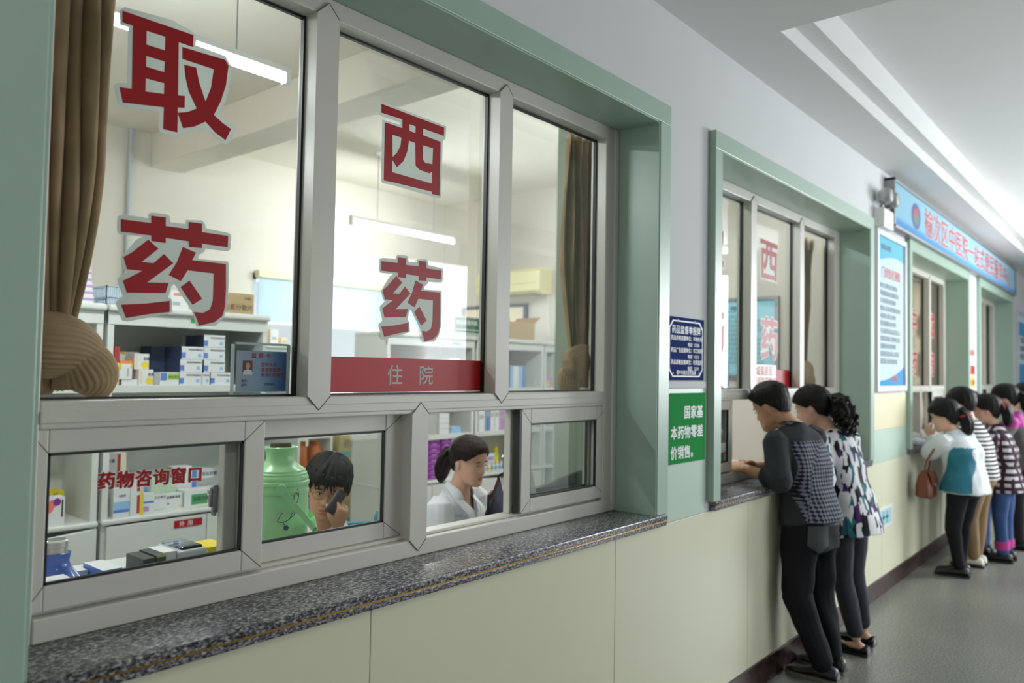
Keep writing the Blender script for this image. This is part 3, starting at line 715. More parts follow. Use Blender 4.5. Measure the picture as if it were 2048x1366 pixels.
R = root('wall_frame', (RX, 3.5, 2.03), 'dark-framed cream document on the right wall under the air conditioner', 'picture frame')
b = MB()
for a in ((3.08, 3.12, 1.98, 2.22), (3.90, 3.94, 1.98, 2.22), (3.12, 3.90, 1.98, 2.0), (3.12, 3.90, 2.2, 2.22)): b.box(RX-0.03, RX-0.001, a[0], a[1], a[2], a[3], mat('dark_blue_frame', (52, 60, 84), 0.4))
b.build('frame', R); b = MB(); b.box(RX-0.012, RX-0.004, 3.12, 3.90, 2.0, 2.2, mat('cream_paper', (226, 214, 186), 0.7)); b.build('sheet', R)

# blue service board seen through the second window
R = root('wall_board', (RX, 0.9, 1.58), 'blue printed board in a grey frame seen through the second window', 'poster')
b = MB()
for a in ((0.63, 0.66, 1.55, 2.18), (1.40, 1.43, 1.55, 2.18), (0.66, 1.40, 1.55, 1.575), (0.66, 1.40, 2.155, 2.18)): b.box(RX-0.025, RX-0.001, a[0], a[1], a[2], a[3], STEEL)
b.build('frame', R)
b = MB(); b.box(RX-0.012, RX-0.004, 0.66, 1.40, 1.575, 2.155, mat('board_blue_print', (150, 212, 226), 0.4, var=0.05)); b.build('sheet', R)
b = MB(); fn = lambda p: (RX-0.0128, 1.38-(p[0]), p[2])
b.text('西药房工作制度', 0.055, mat('navy_print', (40, 60, 130), 0.5), 0.14, 0, 2.07, 0.02, fn=fn)
rnd = random.Random(3)
for k in range(11): b.text(''.join(rnd.choice('药品管理人员职责处方调配核对发放') for _ in range(rnd.randint(16, 22))), 0.03, GREYTXT, 0.04, 0, 2.02-0.036*k, 0.0, fn=fn)
b.build('lettering', R)

# ------------------------------------------------------------------ curtains gathered into a knot
def fabric(name, a, c):
    def f(nt, tc):
        n = nt.nodes.new('ShaderNodeTexNoise'); n.inputs['Scale'].default_value = 9; nt.links.new(tc.outputs['Object'], n.inputs['Vector'])
        return cramp(nt, n.outputs['Fac'], [(0.3, a), (0.7, c)])
    return ramp_mat(name, f, 0.75, bump=(0.05, 400), spec=0.2)
TAN = fabric('tan_curtain_cloth', (152, 126, 96), (178, 150, 118))
def curtain(cx, y, ztop, zk, wtop, wmid, wk, label, lean=0.0, header=False, knot_r=0.1, seed=1, fold=0.036):
    R = root('curtain', (cx, y, zk), label, 'curtain')
    rnd = random.Random(seed); nf = 7; ph = [rnd.random()*6.28 for _ in range(4)]
    b = MB(); nu, nv = 120, 46; top = []; vs = []
    for j in range(nv+1):
        v = j/nv; z = ztop+(zk+0.05-ztop)*v
        w = wtop+(wmid-wtop)*min(1, v/0.55) if v < 0.55 else wmid+(wk-wmid)*((v-0.55)/0.45)**1.6
        cxx = cx+lean*(v**1.3)
        amp = fold*(1-0.4*v)
        for i in range(nu+1):
            u = i/nu
            x = cxx+(u-0.5)*w+0.010*math.sin(u*nf*6.28+ph[0])*(1-0.5*v)
            yy = y+amp*math.sin(u*nf*6.283+ph[1]+0.9*math.sin(3*u+ph[2])+0.5*v)+0.012*math.sin(u*17+v*5+ph[3])+0.035*(4*(u-0.5)**2-0.5)*v
            vs.append((x, yy, z))
    fs = [(j*(nu+1)+i, j*(nu+1)+i+1, (j+1)*(nu+1)+i+1, (j+1)*(nu+1)+i) for j in range(nv) for i in range(nu)]
    b.add(vs, fs, TAN); o = b.build('drape', R, smooth=3.2)
    so = o.modifiers.new('cloth', 'SOLIDIFY'); so.thickness = 0.003
    if header:
        b = MB(); h = 0.075
        b.add([(x, yy-0.004, z) for (x, yy, z) in vs[:nu+1]]+[(x, yy-0.004, z-h) for (x, yy, z) in vs[:nu+1]], [(i, i+1, nu+2+i, nu+1+i) for i in range(int(nu*0.25), nu)], WHITEP)
        b.build('header_tape', R, smooth=3.2)
    # the knot: a ribbed wrap lying across and a ribbed fold hanging out below it
    k = MB(); kc = np.array([cx+lean, y, zk])
    def ribbed(pts, rad, nr, n=128, dep=0.10, sq=1.0, m=TAN):
        pts = [np.array(p, float) for p in pts]; rings = []
        for i, p in enumerate(pts):
            t = pts[min(i+1, len(pts)-1)]-pts[max(0, i-1)]; t /= np.linalg.norm(t)
            u = np.cross(np.array([0, 1.0, 0]), t); u /= np.linalg.norm(u)+1e-9; w = np.cross(t, u)
            rings.append([p+rad[i]*(1+dep*abs(math.sin(nr*(2*math.pi*q/n)/2+0.6*math.sin(i*0.7))))*(math.cos(2*math.pi*q/n)*u+sq*math.sin(2*math.pi*q/n)*w) for q in range(n)])
        k.loft(rings, m)
    r = knot_r
    ts = np.linspace(0, 1, 15)
    ribbed([kc+np.array([(-0.95+1.75*t)*r, -0.20*r-0.15*r*math.sin(math.pi*t), r*(0.22+0.16*math.sin(math.pi*t)-0.10*t)]) for t in ts], [r*(0.30+0.36*math.sin(math.pi*(0.10+0.80*t))) for t in ts], 34, sq=0.8)
    ribbed([kc+np.array([r*(0.10+0.62*math.sin(math.pi*t*0.62)), -0.38*r+0.25*r*t, r*(0.25-0.95*t)]) for t in ts], [r*(0.24+0.42*math.sin(math.pi*(0.02+0.86*t))) for t in ts], 30, sq=0.75)
    ribbed([kc+np.array([r*(-0.35+0.05*t), 0.12*r, r*(0.1-0.85*t)]) for t in ts], [r*(0.40+0.16*math.sin(math.pi*t)) for t in ts], 26, sq=0.7)
    k.build('knot', R, smooth=3.2)
    return R
curtain(0.655, 0.355, 2.60, 1.585, 0.25, 0.24, 0.09, 'brown curtain tied in a big knot behind the left edge of the nearest window', 0.02, knot_r=0.106, seed=4)
curtain(2.765, 0.345, 2.60, 1.583, 0.21, 0.235, 0.10, 'tan curtain with white header tape, knotted behind the right pane of the nearest window', -0.01, header=True, knot_r=0.110, seed=9, fold=0.020)
curtain(5.46, 0.36, 2.55, 1.57, 0.30, 0.32, 0.12, 'tan curtain hanging behind the right pane of the second window', 0, header=True, knot_r=0.11, seed=12)
BLINDC = mat('beige_curtain_cloth', (232, 220, 196), 0.8); backlit(BLINDC, (232, 220, 196), 0.4)
for x, w, lab in ((8.25, 0.72, 'beige drape filling the middle pane of the third window'), (8.98, 0.62, 'beige drape filling the right pane of the third window'), (11.75, 1.0, 'beige drape filling the far window')):
    b = MB(); nu = 90; vs = []
    for z in np.linspace(2.56, 1.005, 8):
        for i in range(nu+1): vs.append((x+(i/nu-0.5)*w, 0.37+0.022*math.sin(i/nu*w*60), z))
    b.add(vs, [(j*(nu+1)+i, j*(nu+1)+i+1, (j+1)*(nu+1)+i+1, (j+1)*(nu+1)+i) for j in range(7) for i in range(nu)], BLINDC)
    o = b.build('curtain', smooth=3.2, origin=(x, 0.37, 1.005)); so = o.modifiers.new('cloth', 'SOLIDIFY'); so.thickness = 0.003
    tag(o, lab, 'curtain')

# ------------------------------------------------------------------ white shelving
def cabinet(name, x0, x1, y0, y1, zc, ztop, shelves, label, group, doors=None, lowshelf=True, back=WHITE, m=WHITE, crown=0.05, over=0.03):
    """hutch with open shelves above a worktop at zc and closed doors below"""
    t = 0.022
    R = root(name, ((x0+x1)/2, y0, 0.0), label, 'cabinet', group)
    b = MB()
    b.box(x0, x0+0.03, y0, y1, 0.0, ztop, m, 0.002); b.box(x1-0.03, x1, y0, y1, 0.0, ztop, m, 0.002)
    b.box(x0+0.03, x1-0.03, y1-0.012, y1, 0.06, ztop, back); b.box(x0+0.03, x1-0.03, y0+0.03, y1-0.012, 0.0, 0.07, m)
    b.build('carcass', R)
    b = MB(); b.box(x0-0.006, x1+0.006, y0-over, y1, ztop-0.012, ztop+0.022, m, 0.012, 3); b.box(x0, x1, y0-0.004, y0+0.02, ztop-0.075, ztop-0.012, m, 0.003); b.build('top', R)
    b = MB(); b.box(x0-0.003, x1+0.003, y0-0.022, y1-0.012, zc-0.026, zc, m, 0.010, 3); b.build('worktop', R)
    for z in shelves:
        b = MB(); b.box(x0+0.03, x1-0.03, y0+0.004, y1-0.012, z-0.038, z, m, 0.003); b.build('shelf', R)
    for d in (doors or []):
        dx0, dx1, ang, hinge = d[:4]
        px_ = dx1 if hinge == 'r' else dx0
        D = MB()
        D.box(dx0-px_, dx1-px_, -0.02, 0.0, 0.09, zc-0.034, m, 0.003)
        o = D.build('door', R, local=True); o.location = (px_-(x0+x1)/2, -0.001, 0.0); o.rotation_euler = (0, 0, ang)
        kx = (dx0+0.04 if hinge == 'r' else dx1-0.04)-px_
        K = MB(); K.lathe([(0, 0.034), (0.010, 0.032), (0.013, 0.022), (0.008, 0.010), (0.010, 0.0), (0, 0)], CHROME, kx, -0.02, 16, 'y', zc-0.30); kk = K.build('knob', o, smooth=0.9, local=True)
    return R
G1 = 'white shelving behind the left panes'
YS, YB = 2.30, 2.66
cA = cabinet('shelf_cabinet', 0.70, 1.585, YS, YB, 0.83, 1.845, (1.475,), 'white shelf cabinet behind the knotted brown curtain with one door ajar', G1, [(0.73, 1.14, 0, 'l'), (1.145, 1.575, math.radians(17), 'r')])
cB = cabinet('shelf_cabinet', 1.605, 2.475, YS, YB, 0.83, 1.845, (1.475,), 'white shelf cabinet with the red 外用 label on its door', G1, [(1.625, 2.13, 0, 'l'), (2.135, 2.46, 0, 'r')])
o = MB(); o.box(1.955, 2.105, YS-0.0245, YS-0.022, 0.745, 0.782, RED); o.text('外用', 0.03, WHITETXT, 1.98, YS-0.0252, 0.752, 0.012, gap=2.0)
p_ = o.build('door_label', cB); tag(p_, 'small red label reading 外用')
for cc, xx in ((cB, 2.02), (cA, 1.05)):
    o = MB(); o.box(xx, xx+0.075, YS-0.0065, YS-0.004, 1.80, 1.823, mat('green_label', (52, 150, 96), 0.4)); o.text('口服', 0.016, WHITETXT, xx+0.02, YS-0.0072, 1.805, 0.01); tag(o.build('shelf_label', cc), 'small green shelf label')
G2 = 'white shelving at the back right of the room'
YC, YD = 2.72, 3.10
cC = cabinet('wall_cabinet', 3.73, 4.665, YC, YD, 0.725, 1.83, (1.07, 1.43), 'back cabinet with the purple boxes behind the woman in the white coat', G2, [(3.76, 4.19, 0, 'l'), (4.195, 4.64, 0, 'r')], back=OFFWHITE)
cD = cabinet('wall_cabinet', 4.685, 5.585, YC, YD, 0.725, 1.83, (1.07, 1.43), 'back cabinet with rows of small medicine bottles', G2, [(4.71, 5.13, math.radians(-24), 'l'), (5.135, 5.56, 0, 'r')], back=OFFWHITE)
cE = cabinet('wall_cabinet', 5.60, 5.79, YC, YD, 0.725, 1.83, (1.07, 1.43), 'narrow last cabinet against the right wall', G2, None, back=OFFWHITE)
for cc, xx in ((cC, 4.40), (cD, 5.0)):
    o = MB(); o.box(xx, xx+0.085, YC-0.0065, YC-0.004, 1.772, 1.797, mat('green_label', (52, 150, 96), 0.4)); tag(o.build('shelf_label', cc), 'small green shelf label')
cF = cabinet('back_shelf', 2.95, 3.70, 3.85, 4.20, 0.80, 1.735, (1.25,), 'low white shelf unit under the left end of the blue blind', G2, None)

# ------------------------------------------------------------------ medicine boxes
def C_(name, rgb, rough=0.5): return mat(name, rgb, rough)
BX = dict(white=C_('box_white', (226, 228, 228)), blue=C_('box_blue', (92, 130, 200)), navy=C_('box_navy', (52, 64, 96)), sky=C_('box_sky', (150, 192, 228)), green=C_('box_green', (70, 150, 90)), dgreen=C_('box_dark_green', (44, 92, 68)),
          lime=C_('box_lime', (160, 204, 80)), yellow=C_('box_yellow', (232, 206, 50)), orange=C_('box_orange', (240, 140, 50)), red=C_('box_red', (170, 50, 54)), cream=C_('box_cream', (226, 214, 186)), purple=C_('box_purple', (130, 44, 140)),
          lilac=C_('box_lilac', (186, 150, 200)), grey=C_('box_grey', (176, 176, 172)), pgreen=C_('box_pale_green', (196, 216, 190)), pink=C_('box_pink', (226, 130, 110)), dark=C_('box_charcoal', (62, 66, 66)), teal=C_('box_teal', (70, 150, 160)))
def medbox(x0, x1, y0, z0, h, d, label, group, front='white', side=None, top=None, marks=(), rot=0.0, name='medicine_box'):
    """marks: (u0, u1, v0, v1, colour | text) on the front, in fractions of it"""
    w = x1-x0; b = MB()
    fr, sd, tp = BX[front], BX[side or front], BX[top or front]
    bv = 0.0012; vs = [(x, y, z) for z in (0, h) for y in (0, d) for x in (-w/2, w/2)]
    b.add([vs[i] for i in (0, 1, 5, 4)], [(0, 1, 2, 3)], fr); b.add([vs[i] for i in (3, 2, 6, 7)], [(0, 1, 2, 3)], fr)
    b.add([vs[i] for i in (2, 0, 4, 6)], [(0, 1, 2, 3)], sd); b.add([vs[i] for i in (1, 3, 7, 5)], [(0, 1, 2, 3)], sd)
    b.add([vs[i] for i in (4, 5, 7, 6)], [(0, 1, 2, 3)], tp); b.add([vs[i] for i in (2, 3, 1, 0)], [(0, 1, 2, 3)], tp)
    k = 0
    for mk in marks:
        k += 1; yy = -0.0003*k
        if isinstance(mk[4], str) and mk[4] in BX:
            b.add([(-w/2+w*mk[0], yy, h*mk[2]), (-w/2+w*mk[1], yy, h*mk[2]), (-w/2+w*mk[1], yy, h*mk[3]), (-w/2+w*mk[0], yy, h*mk[3])], [(0, 1, 2, 3)], BX[mk[4]])
        elif isinstance(mk[4], tuple):       # round mark
            cx, cz, r = -w/2+w*(mk[0]+mk[1])/2, h*(mk[2]+mk[3])/2, h*(mk[3]-mk[2])/2
            b.add([(cx+r*math.cos(a), yy, cz+r*math.sin(a)) for a in np.linspace(0, 2*math.pi, 25)[:-1]], [tuple(range(24))], BX[mk[4][0]])
        else: b.text(mk[4], h*(mk[3]-mk[2]), mat('box_print', (70, 74, 92), 0.6), -w/2+w*mk[0], yy, h*mk[2], 0.015)
    o = b.build(name, local=True); o.location = ((x0+x1)/2, y0, z0); o.rotation_euler = (0, 0, rot)
    return tag(o, label, 'medicine box', group)
def zx(v): return at_y(190+v/5.94, 700, YS+0.02)[0]
def dup(o, loc, label, rot=None):
    c = copy_tree(o); c.location = loc; c['label'] = label
    if rot is not None: c.rotation_euler = (0, 0, rot)
    return c
GS = 'medicine boxes on the upper shelf of the left cabinets'; z0 = 1.4755; k = 0.00046
yS = YS+0.015
wbm = ((0, .19, .1, .55, 'blue'), (.30, .9, .70, .88, '阿司匹林肠溶片'), (.74, .9, .2, .46, 'sky'))
wb = medbox(zx(1010), zx(1272), yS, z0, 0.066, 0.20, 'white and blue medicine box, bottom of the stack with navy sides', GS, 'white', 'navy', 'navy', wbm)
W_ = zx(1272)-zx(1010)
dup(wb, ((zx(1015)+zx(1270))/2, yS, z0+0.067), 'white and blue medicine box, second in the left of the twin stacks')
dup(wb, ((zx(1037)+zx(1275))/2, yS, z0+0.134), 'white and blue medicine box, top of the left twin stack')
wb2 = medbox(zx(1278), zx(1368), yS, z0, 0.066, 0.20, 'narrow white box wedged at the foot between the twin stacks', GS, 'white', 'navy', 'navy', ((.1, .9, .70, .88, '林肠溶'), (.5, .85, .2, .46, 'sky')))
dup(wb, ((zx(1372)+zx(1552))/2+0.02, yS, z0), 'white and blue medicine box, bottom of the right twin stack')
for i, lab in enumerate(('second from the bottom of the right twin stack', 'third from the bottom of the right twin stack', 'topmost of the right twin stack')):
    dup(wb, ((zx(1278)+zx(1505))/2+0.014, yS+0.004*i, z0+0.067*(i+1)), 'white and blue medicine box, '+lab)
nb = medbox(zx(835), zx(1005), yS+0.16, z0, 0.066, 0.12, 'navy box at the foot behind the green and white box', GS, 'navy')
dup(nb, (zx(920), yS+0.16, z0+0.067), 'navy box in the middle of the dark pile beside the white stacks'); dup(nb, (zx(920), yS+0.16, z0+0.134), 'topmost navy box beside the white stacks')
medbox(zx(1570), zx(1690), yS+0.205, z0, 0.13, 0.12, 'green box right of the white stacks on the upper shelf', GS, 'green', 'green', 'green')
medbox(zx(1570), zx(1730), yS+0.205, z0+0.131, 0.072, 0.12, 'dark green box lying on the green box', GS, 'dgreen')
medbox(zx(775), zx(1003), yS, z0, 0.065, 0.12, 'white box with a blue square and lime band', GS, 'white', 'white', 'white', ((.04, .36, .35, .95, 'blue'), (.40, 1, .42, .9, 'lime'), (.45, .95, .55, .78, '维生素片')))
medbox(zx(705), zx(766), yS, z0, 0.063, 0.10, 'small grey box left of the blue and lime box', GS, 'grey')
yc = medbox(zx(525), zx(698), yS, z0, 0.078, 0.10, 'white box with a yellow disc at the front of the yellow group', GS, 'white', 'white', 'white', ((.52, .95, .02, .50, ('yellow',)), (.1, .25, .1, .9, 'cream'), (.62, .9, .6, .8, '胶囊')))
dup(yc, ((zx(520)+zx(660))/2-0.006, yS+0.02, z0+0.079), 'white box with a yellow disc standing on the front one')
medbox(zx(402), zx(538), yS+0.125, z0, 0.165, 0.05, 'tall white box with a yellow disc behind the orange one', GS, 'white', 'cream', 'white', ((.35, .95, .45, .72, ('yellow',)), (.3, .6, .92, 1, 'yellow'), (.6, .9, .75, .85, '颗粒')))
medbox(zx(546), zx(662), yS+0.125, z0, 0.165, 0.05, 'tall white box at the back of the yellow group', GS, 'white', 'cream', 'white', ((.2, .35, .5, .95, 'cream'), (.55, .85, .7, .82, '颗粒')))
medbox(zx(330), zx(520), yS+0.004, z0, 0.028, 0.05, 'flat white box lying in front of the orange topped one', GS, 'white', 'grey')
medbox(zx(295), zx(444), yS, z0+0.0285, 0.092, 0.05, 'white box with an orange rainbow top', GS, 'white', 'orange', 'orange', ((0, 1, .84, 1, 'orange'), (0, .14, .5, .84, 'yellow'), (.86, 1, .6, .84, 'yellow'), (.6, .72, .15, .6, 'grey')))
cb_ = medbox(zx(228), zx(293), yS, z0, 0.054, 0.10, 'cream and brown box at the bottom left corner of the upper shelf', GS, 'cream', 'cream', 'cream', ((.1, .9, .3, .7, 'pink'),))
dup(cb_, ((zx(228)+zx(293))/2, yS, z0+0.055), 'cream and brown box under the red one')
medbox(zx(228), zx(288), yS, z0+0.1105, 0.078, 0.10, 'dark red box on the cream ones in the shelf corner', GS, 'red', 'red', 'red')

GL = 'medicine boxes on the worktop of the left cabinets'; zw = 0.8305
def wx(v): return at_y(200+v/4.88, 1010, YS+0.01)[0]
bx_ = 0.00056
medbox(wx(118), wx(276), YS-0.005, zw, 0.142, 0.06, 'tall white box with a blue band at its foot, leftmost on the worktop', GL, 'white', 'white', 'white', ((0, 1, .18, .55, 'sky'), (0, 1, .18, .28, 'blue'), (.3, .8, .72, .8, '注射液')))
tb = medbox(wx(284), wx(412), YS-0.002, zw, 0.112, 0.06, 'white box with red and yellow stripes next to the blue-footed box', GL, 'white', 'cream', 'white', ((.5, .72, .1, .9, 'red'), (.74, 1, 0, 1, 'yellow')))
medbox(wx(284), wx(412), YS+0.0, zw+0.1125, 0.065, 0.06, 'white box with red stripe lying on the striped one', GL, 'white', 'cream', 'white', ((.5, .72, .1, .9, 'red'), (.74, 1, 0, 1, 'cream')))
medbox(wx(135), wx(355), YS+0.14, zw, 0.30, 0.10, 'tall pale box with a red band at the back of the worktop', GL, 'grey', 'cream', 'white', ((.60, .74, .05, .98, 'red'), (.76, 1, 0, 1, 'cream'), (.1, .5, .85, .92, '输液')))
medbox(wx(412), wx(536), YS+0.02, zw, 0.098, 0.06, 'white box with two blue bars right of the striped boxes', GL, 'white', 'white', 'white', ((0, 1, .52, .62, 'blue'), (.1, .6, .1, .36, 'lilac')))
medbox(wx(430), wx(548), YS+0.10, zw, 0.16, 0.06, 'pale blue box standing behind the two-bar box', GL, 'sky', 'white', 'white', ((.1, .9, .5, .6, 'blue'),))
medbox(wx(540), wx(690), YS+0.06, zw, 0.085, 0.06, 'pale box with a green line of print', GL, 'white', 'white', 'white', ((.02, .95, .72, .9, '复方甘草片'), (0, 1, .0, .1, 'pgreen')))
medbox(wx(540), wx(690), YS+0.062, zw+0.0855, 0.085, 0.06, 'pale green box on top of the pale printed one', GL, 'pgreen', 'white', 'white')
medbox(wx(695), wx(860), YS+0.07, zw, 0.074, 0.06, 'white box with dark green print beside the green one', GL, 'white', 'white', 'white', ((.04, .96, .72, .92, '盐酸氨溴索'), (.1, .2, .3, .42, 'dgreen'), (.78, .95, .06, .2, 'yellow')))
medbox(wx(700), wx(860), YS+0.14, zw, 0.145, 0.06, 'grey green box behind the dark green printed one', GL, 'pgreen', 'pgreen', 'grey')
medbox(wx(868), wx(1132), YS+0.06, zw, 0.085, 0.09, 'wide white box with a big green patch', GL, 'white', 'white', 'white', ((.25, .85, .08, .72, 'green'), (.30, .84, .3, .6, '双氯芬酸'), (.86, .96, .1, .25, 'orange')))
medbox(wx(850), wx(1036), YS+0.17, zw, 0.200, 0.07, 'big plain white box behind the green patch box', GL, 'white', 'grey', 'white')
nv = ((0, .2, 0, 1, 'blue'), (.26, .96, .62, .85, '通用名胶囊'), (.2, 1, .5, .56, 'red'))
b1 = medbox(wx(1132), wx(1262), YS+0.08, zw, 0.082, 0.08, 'white box with a blue side at the right end of the worktop', GL, 'white', 'blue', 'white', nv)
medbox(wx(1036), wx(1246), YS+0.17, zw, 0.175, 0.07, 'blue sided white box behind the one at the right end', GL, 'white', 'blue', 'white', ((0, .22, 0, 1, 'blue'), (.26, .95, .80, .93, '通用名胶囊'), (.24, 1, .0, .72, 'grey')))
def lx(v): return at_y(80+v/4.555, 1020, YS+0.01)[0]
medbox(lx(20), lx(217), YS+0.0, zw, 0.132, 0.07, 'white box with pink and purple discs on the left worktop', GL, 'white', 'white', 'white', ((.30, .5, .62, .92, ('pink',)), (.52, .74, .70, .96, ('purple',)), (.1, .36, .46, .78, ('pink',)), (.84, .92, .3, .9, 'dark')))
medbox(lx(-20), lx(150), YS+0.12, zw, 0.245, 0.07, 'white box with a purple disc standing behind the disc box', GL, 'white', 'white', 'white', ((.50, .72, .80, .96, ('purple',)), (.78, .9, .6, .92, 'dark')))
y3 = medbox(lx(200), lx(345), YS+0.18, zw, 0.044, 0.10, 'yellow box at the bottom of three', GL, 'yellow', 'yellow', 'yellow', ((.1, .9, .05, .45, 'cream'), (.3, .8, .6, .85, '头孢')))
dup(y3, (y3.location.x, y3.location.y, zw+0.0445), 'yellow box in the middle of three'); dup(y3, (y3.location.x, y3.location.y, zw+0.089), 'yellow box on top of three')
y3.location.x += 0.0

# things on top of the left cabinets
zt = 1.8675; GT = 'boxes standing on the left cabinets'
def tx(px_): return at_y(px_, 600, YS+0.03)[0]
p0 = medbox(tx(158), tx(186), YS+0.02, zt, 0.031, 0.12, 'white and purple box at the bottom of the stack beside the curtain', GT, 'white', 'white', 'white', ((0, 1, .35, .75, 'lilac'),))
for i in range(1, 5): dup(p0, (p0.location.x-0.004*i, p0.location.y, zt+0.0315*i), 'white and purple box, %s of the stack beside the curtain' % ('second from the bottom', 'middle one', 'second from the top', 'topmost')[i-1])
R = root('wire_basket', (tx(238), YS+0.10, zt), 'translucent pale blue slatted basket on the left cabinets', 'basket')
BK = mat('pale_blue_plastic', (190, 206, 220), 0.4); b = MB(); xa, xb, ya, yb = tx(212), tx(262), YS+0.03, YS+0.2
b.box(xa, xb, ya, yb, zt, zt+0.006, BK); b.build('floor_tray', R); b = MB()
for zz in (zt+0.03, zt+0.085): b.box(xa, xb, ya, ya+0.004, zz, zz+0.008, BK); b.box(xa, xb, yb-0.004, yb, zz, zz+0.008, BK); b.box(xa, xa+0.004, ya, yb, zz, zz+0.008, BK); b.box(xb-0.004, xb, ya, yb, zz, zz+0.008, BK)
for q in np.linspace(xa, xb-0.006, 12): b.box(q, q+0.006, ya, ya+0.004, zt, zt+0.09, BK); b.box(q, q+0.006, yb-0.004, yb, zt, zt+0.09, BK)
for q in np.linspace(ya, yb-0.006, 8): b.box(xa, xa+0.004, q, q+0.006, zt, zt+0.09, BK); b.box(xb-0.004, xb, q, q+0.006, zt, zt+0.09, BK)
b.build('slats', R)
medbox(tx(262), tx(285), YS+0.02, zt, 0.035, 0.1, 'flat cream box with red print right of the basket', GT, 'cream', 'cream', 'cream', ((.1, .9, .4, .7, 'red'),))
medbox(tx(288), tx(338), YS+0.02, zt, 0.035, 0.1, 'flat cream box with lilac print beside the red printed one', GT, 'cream', 'cream', 'white', ((.05, .5, .3, .7, 'lilac'),))
medbox(tx(340), tx(376), YS+0.02, zt, 0.098, 0.08, 'upright white box with red print behind the 药 character', GT, 'white', 'white', 'white', ((.15, .85, .72, .86, 'pink'), (.1, .5, .2, .4, 'grey')))
medbox(tx(378), tx(410), YS+0.02, zt, 0.05, 0.08, 'low yellow white box left of the brown carton', GT, 'cream', 'yellow', 'white')
R = root('carton', (tx(478), YS+0.12, zt), 'closed brown carton printed 分散片 on the left cabinets', 'carton')
b = MB(); xa, xb = tx(428), tx(508); b.box(xa, xb, YS+0.03, YS+0.26, zt, zt+0.115, CARTON, 0.002); b.build('box', R)
b = MB(); b.text('维生素分散片', 0.036, mat('carton_print', (96, 78, 54), 0.7), xa+0.02, YS+0.0294, zt+0.024, 0.012); b.text('24盒', 0.02, mat('carton_print', (96, 78, 54), 0.7), xb-0.06, YS+0.0294, zt+0.082, 0.01)
b.build('print', R)
b = MB(); b.box(xa, xb, YS+0.13, YS+0.17, zt+0.115, zt+0.1156, mat('parcel_tape', (196, 172, 126), 0.3)); b.build('tape', R)
# ------------------------------------------------------------------ goods in the back cabinets
GP = 'purple medicine boxes in the back cabinet'; yC = YC+0.02; zb = 0.7255
def cx_(v): return at_y(v, 900, yC)[0]
pw = (0.0465, ((.06, .94, .12, .2, 'lilac'), (.3, .7, .45, .62, 'lilac')))
p0 = medbox(cx_(856), cx_(880), yC, zb, 0.041, 0.2, 'purple box at the very bottom of the left purple column', GP, 'purple', 'purple', 'purple', pw[1])
names = ('second from the bottom', 'third from the bottom', 'fourth from the bottom', 'fourth from the top', 'third from the top', 'second from the top', 'topmost')
for i in range(7): dup(p0, (p0.location.x+0.003*(i % 2), yC, zb+0.0415*(i+1)), 'purple box, %s of the left purple column' % names[i])
pA = medbox(cx_(883), cx_(903), yC, zb, 0.075, 0.18, 'white box at the foot of the short purple column', GP, 'white', 'white', 'white', ((.1, .9, .4, .8, 'lilac'),))
dup(pA, (pA.location.x, yC, zb+0.0755), 'white box directly under the short purple column')
p1 = medbox(cx_(883), cx_(903), yC, zb+0.151, 0.041, 0.18, 'purple box at the bottom of the short purple column', GP, 'purple', 'purple', 'purple', pw[1])
for i in range(3): dup(p1, (p1.location.x, yC, zb+0.151+0.0415*(i+1)), 'purple box, %s of the short purple column' % ('second from the bottom', 'second from the top', 'topmost')[i])
GW = 'white boxes in the back cabinets'
q = medbox(cx_(905), cx_(926), yC+0.01, zb, 0.10, 0.15, 'white box behind the white-coated woman, at the bottom of three', GW, 'white', 'grey', 'white', ((.1, .8, .5, .7, 'lilac'),))
dup(q, (q.location.x, q.location.y, zb+0.1005), 'white box behind the white-coated woman, middle of three'); dup(q, (q.location.x, q.location.y, zb+0.201), 'white box behind the white-coated woman, top of three')
medbox(cx_(928), cx_(942), yC-0.006, zb, 0.285, 0.12, 'tall white carton beside the purple boxes', GW, 'white', 'grey', 'white')
medbox(cx_(928), cx_(944), yC-0.016, zb+0.2855, 0.03, 0.14, 'lilac lid box lying on the tall white carton', GW, 'lilac', 'purple', 'white')
zm = 1.0705
medbox(cx_(853), cx_(877), yC+0.02, zm, 0.16, 0.12, 'grey box on the middle shelf over the purple boxes', GW, 'grey')
for i in range(4): medbox(cx_(878), cx_(897), yC, zm+0.041*i, 0.040, 0.12, 'flat white box, %s of the short white stack over the purple boxes' % ('lowest', 'second lowest', 'second highest', 'highest')[i], GW, 'white', 'white', 'white', ((0, 1, 0, .08, 'grey'),))
medbox(cx_(905), cx_(926), yC+0.02, zm, 0.05, 0.1, 'small pale blue pack lying near the white stack', GW, 'sky', 'white', 'white')
for a, c_, f, h, lab in ((958, 970, 'white', .17, 'white box at the left of the bottle cabinet shelf'), (973, 980, 'blue', .20, 'blue folder between white boxes over the bottles'), (982, 989, 'white', .19, 'narrow white box right of the blue folder'), (990, 999, 'white', .19, 'second narrow white box right of the blue folder'), (1001, 1018, 'lilac', .16, 'lilac and white box over the bottles')):
    medbox(cx_(a), cx_(c_), yC+0.01, zm, h, 0.12, lab, GW, f, 'white', 'white', ((.15, .85, .6, .8, 'grey'),))
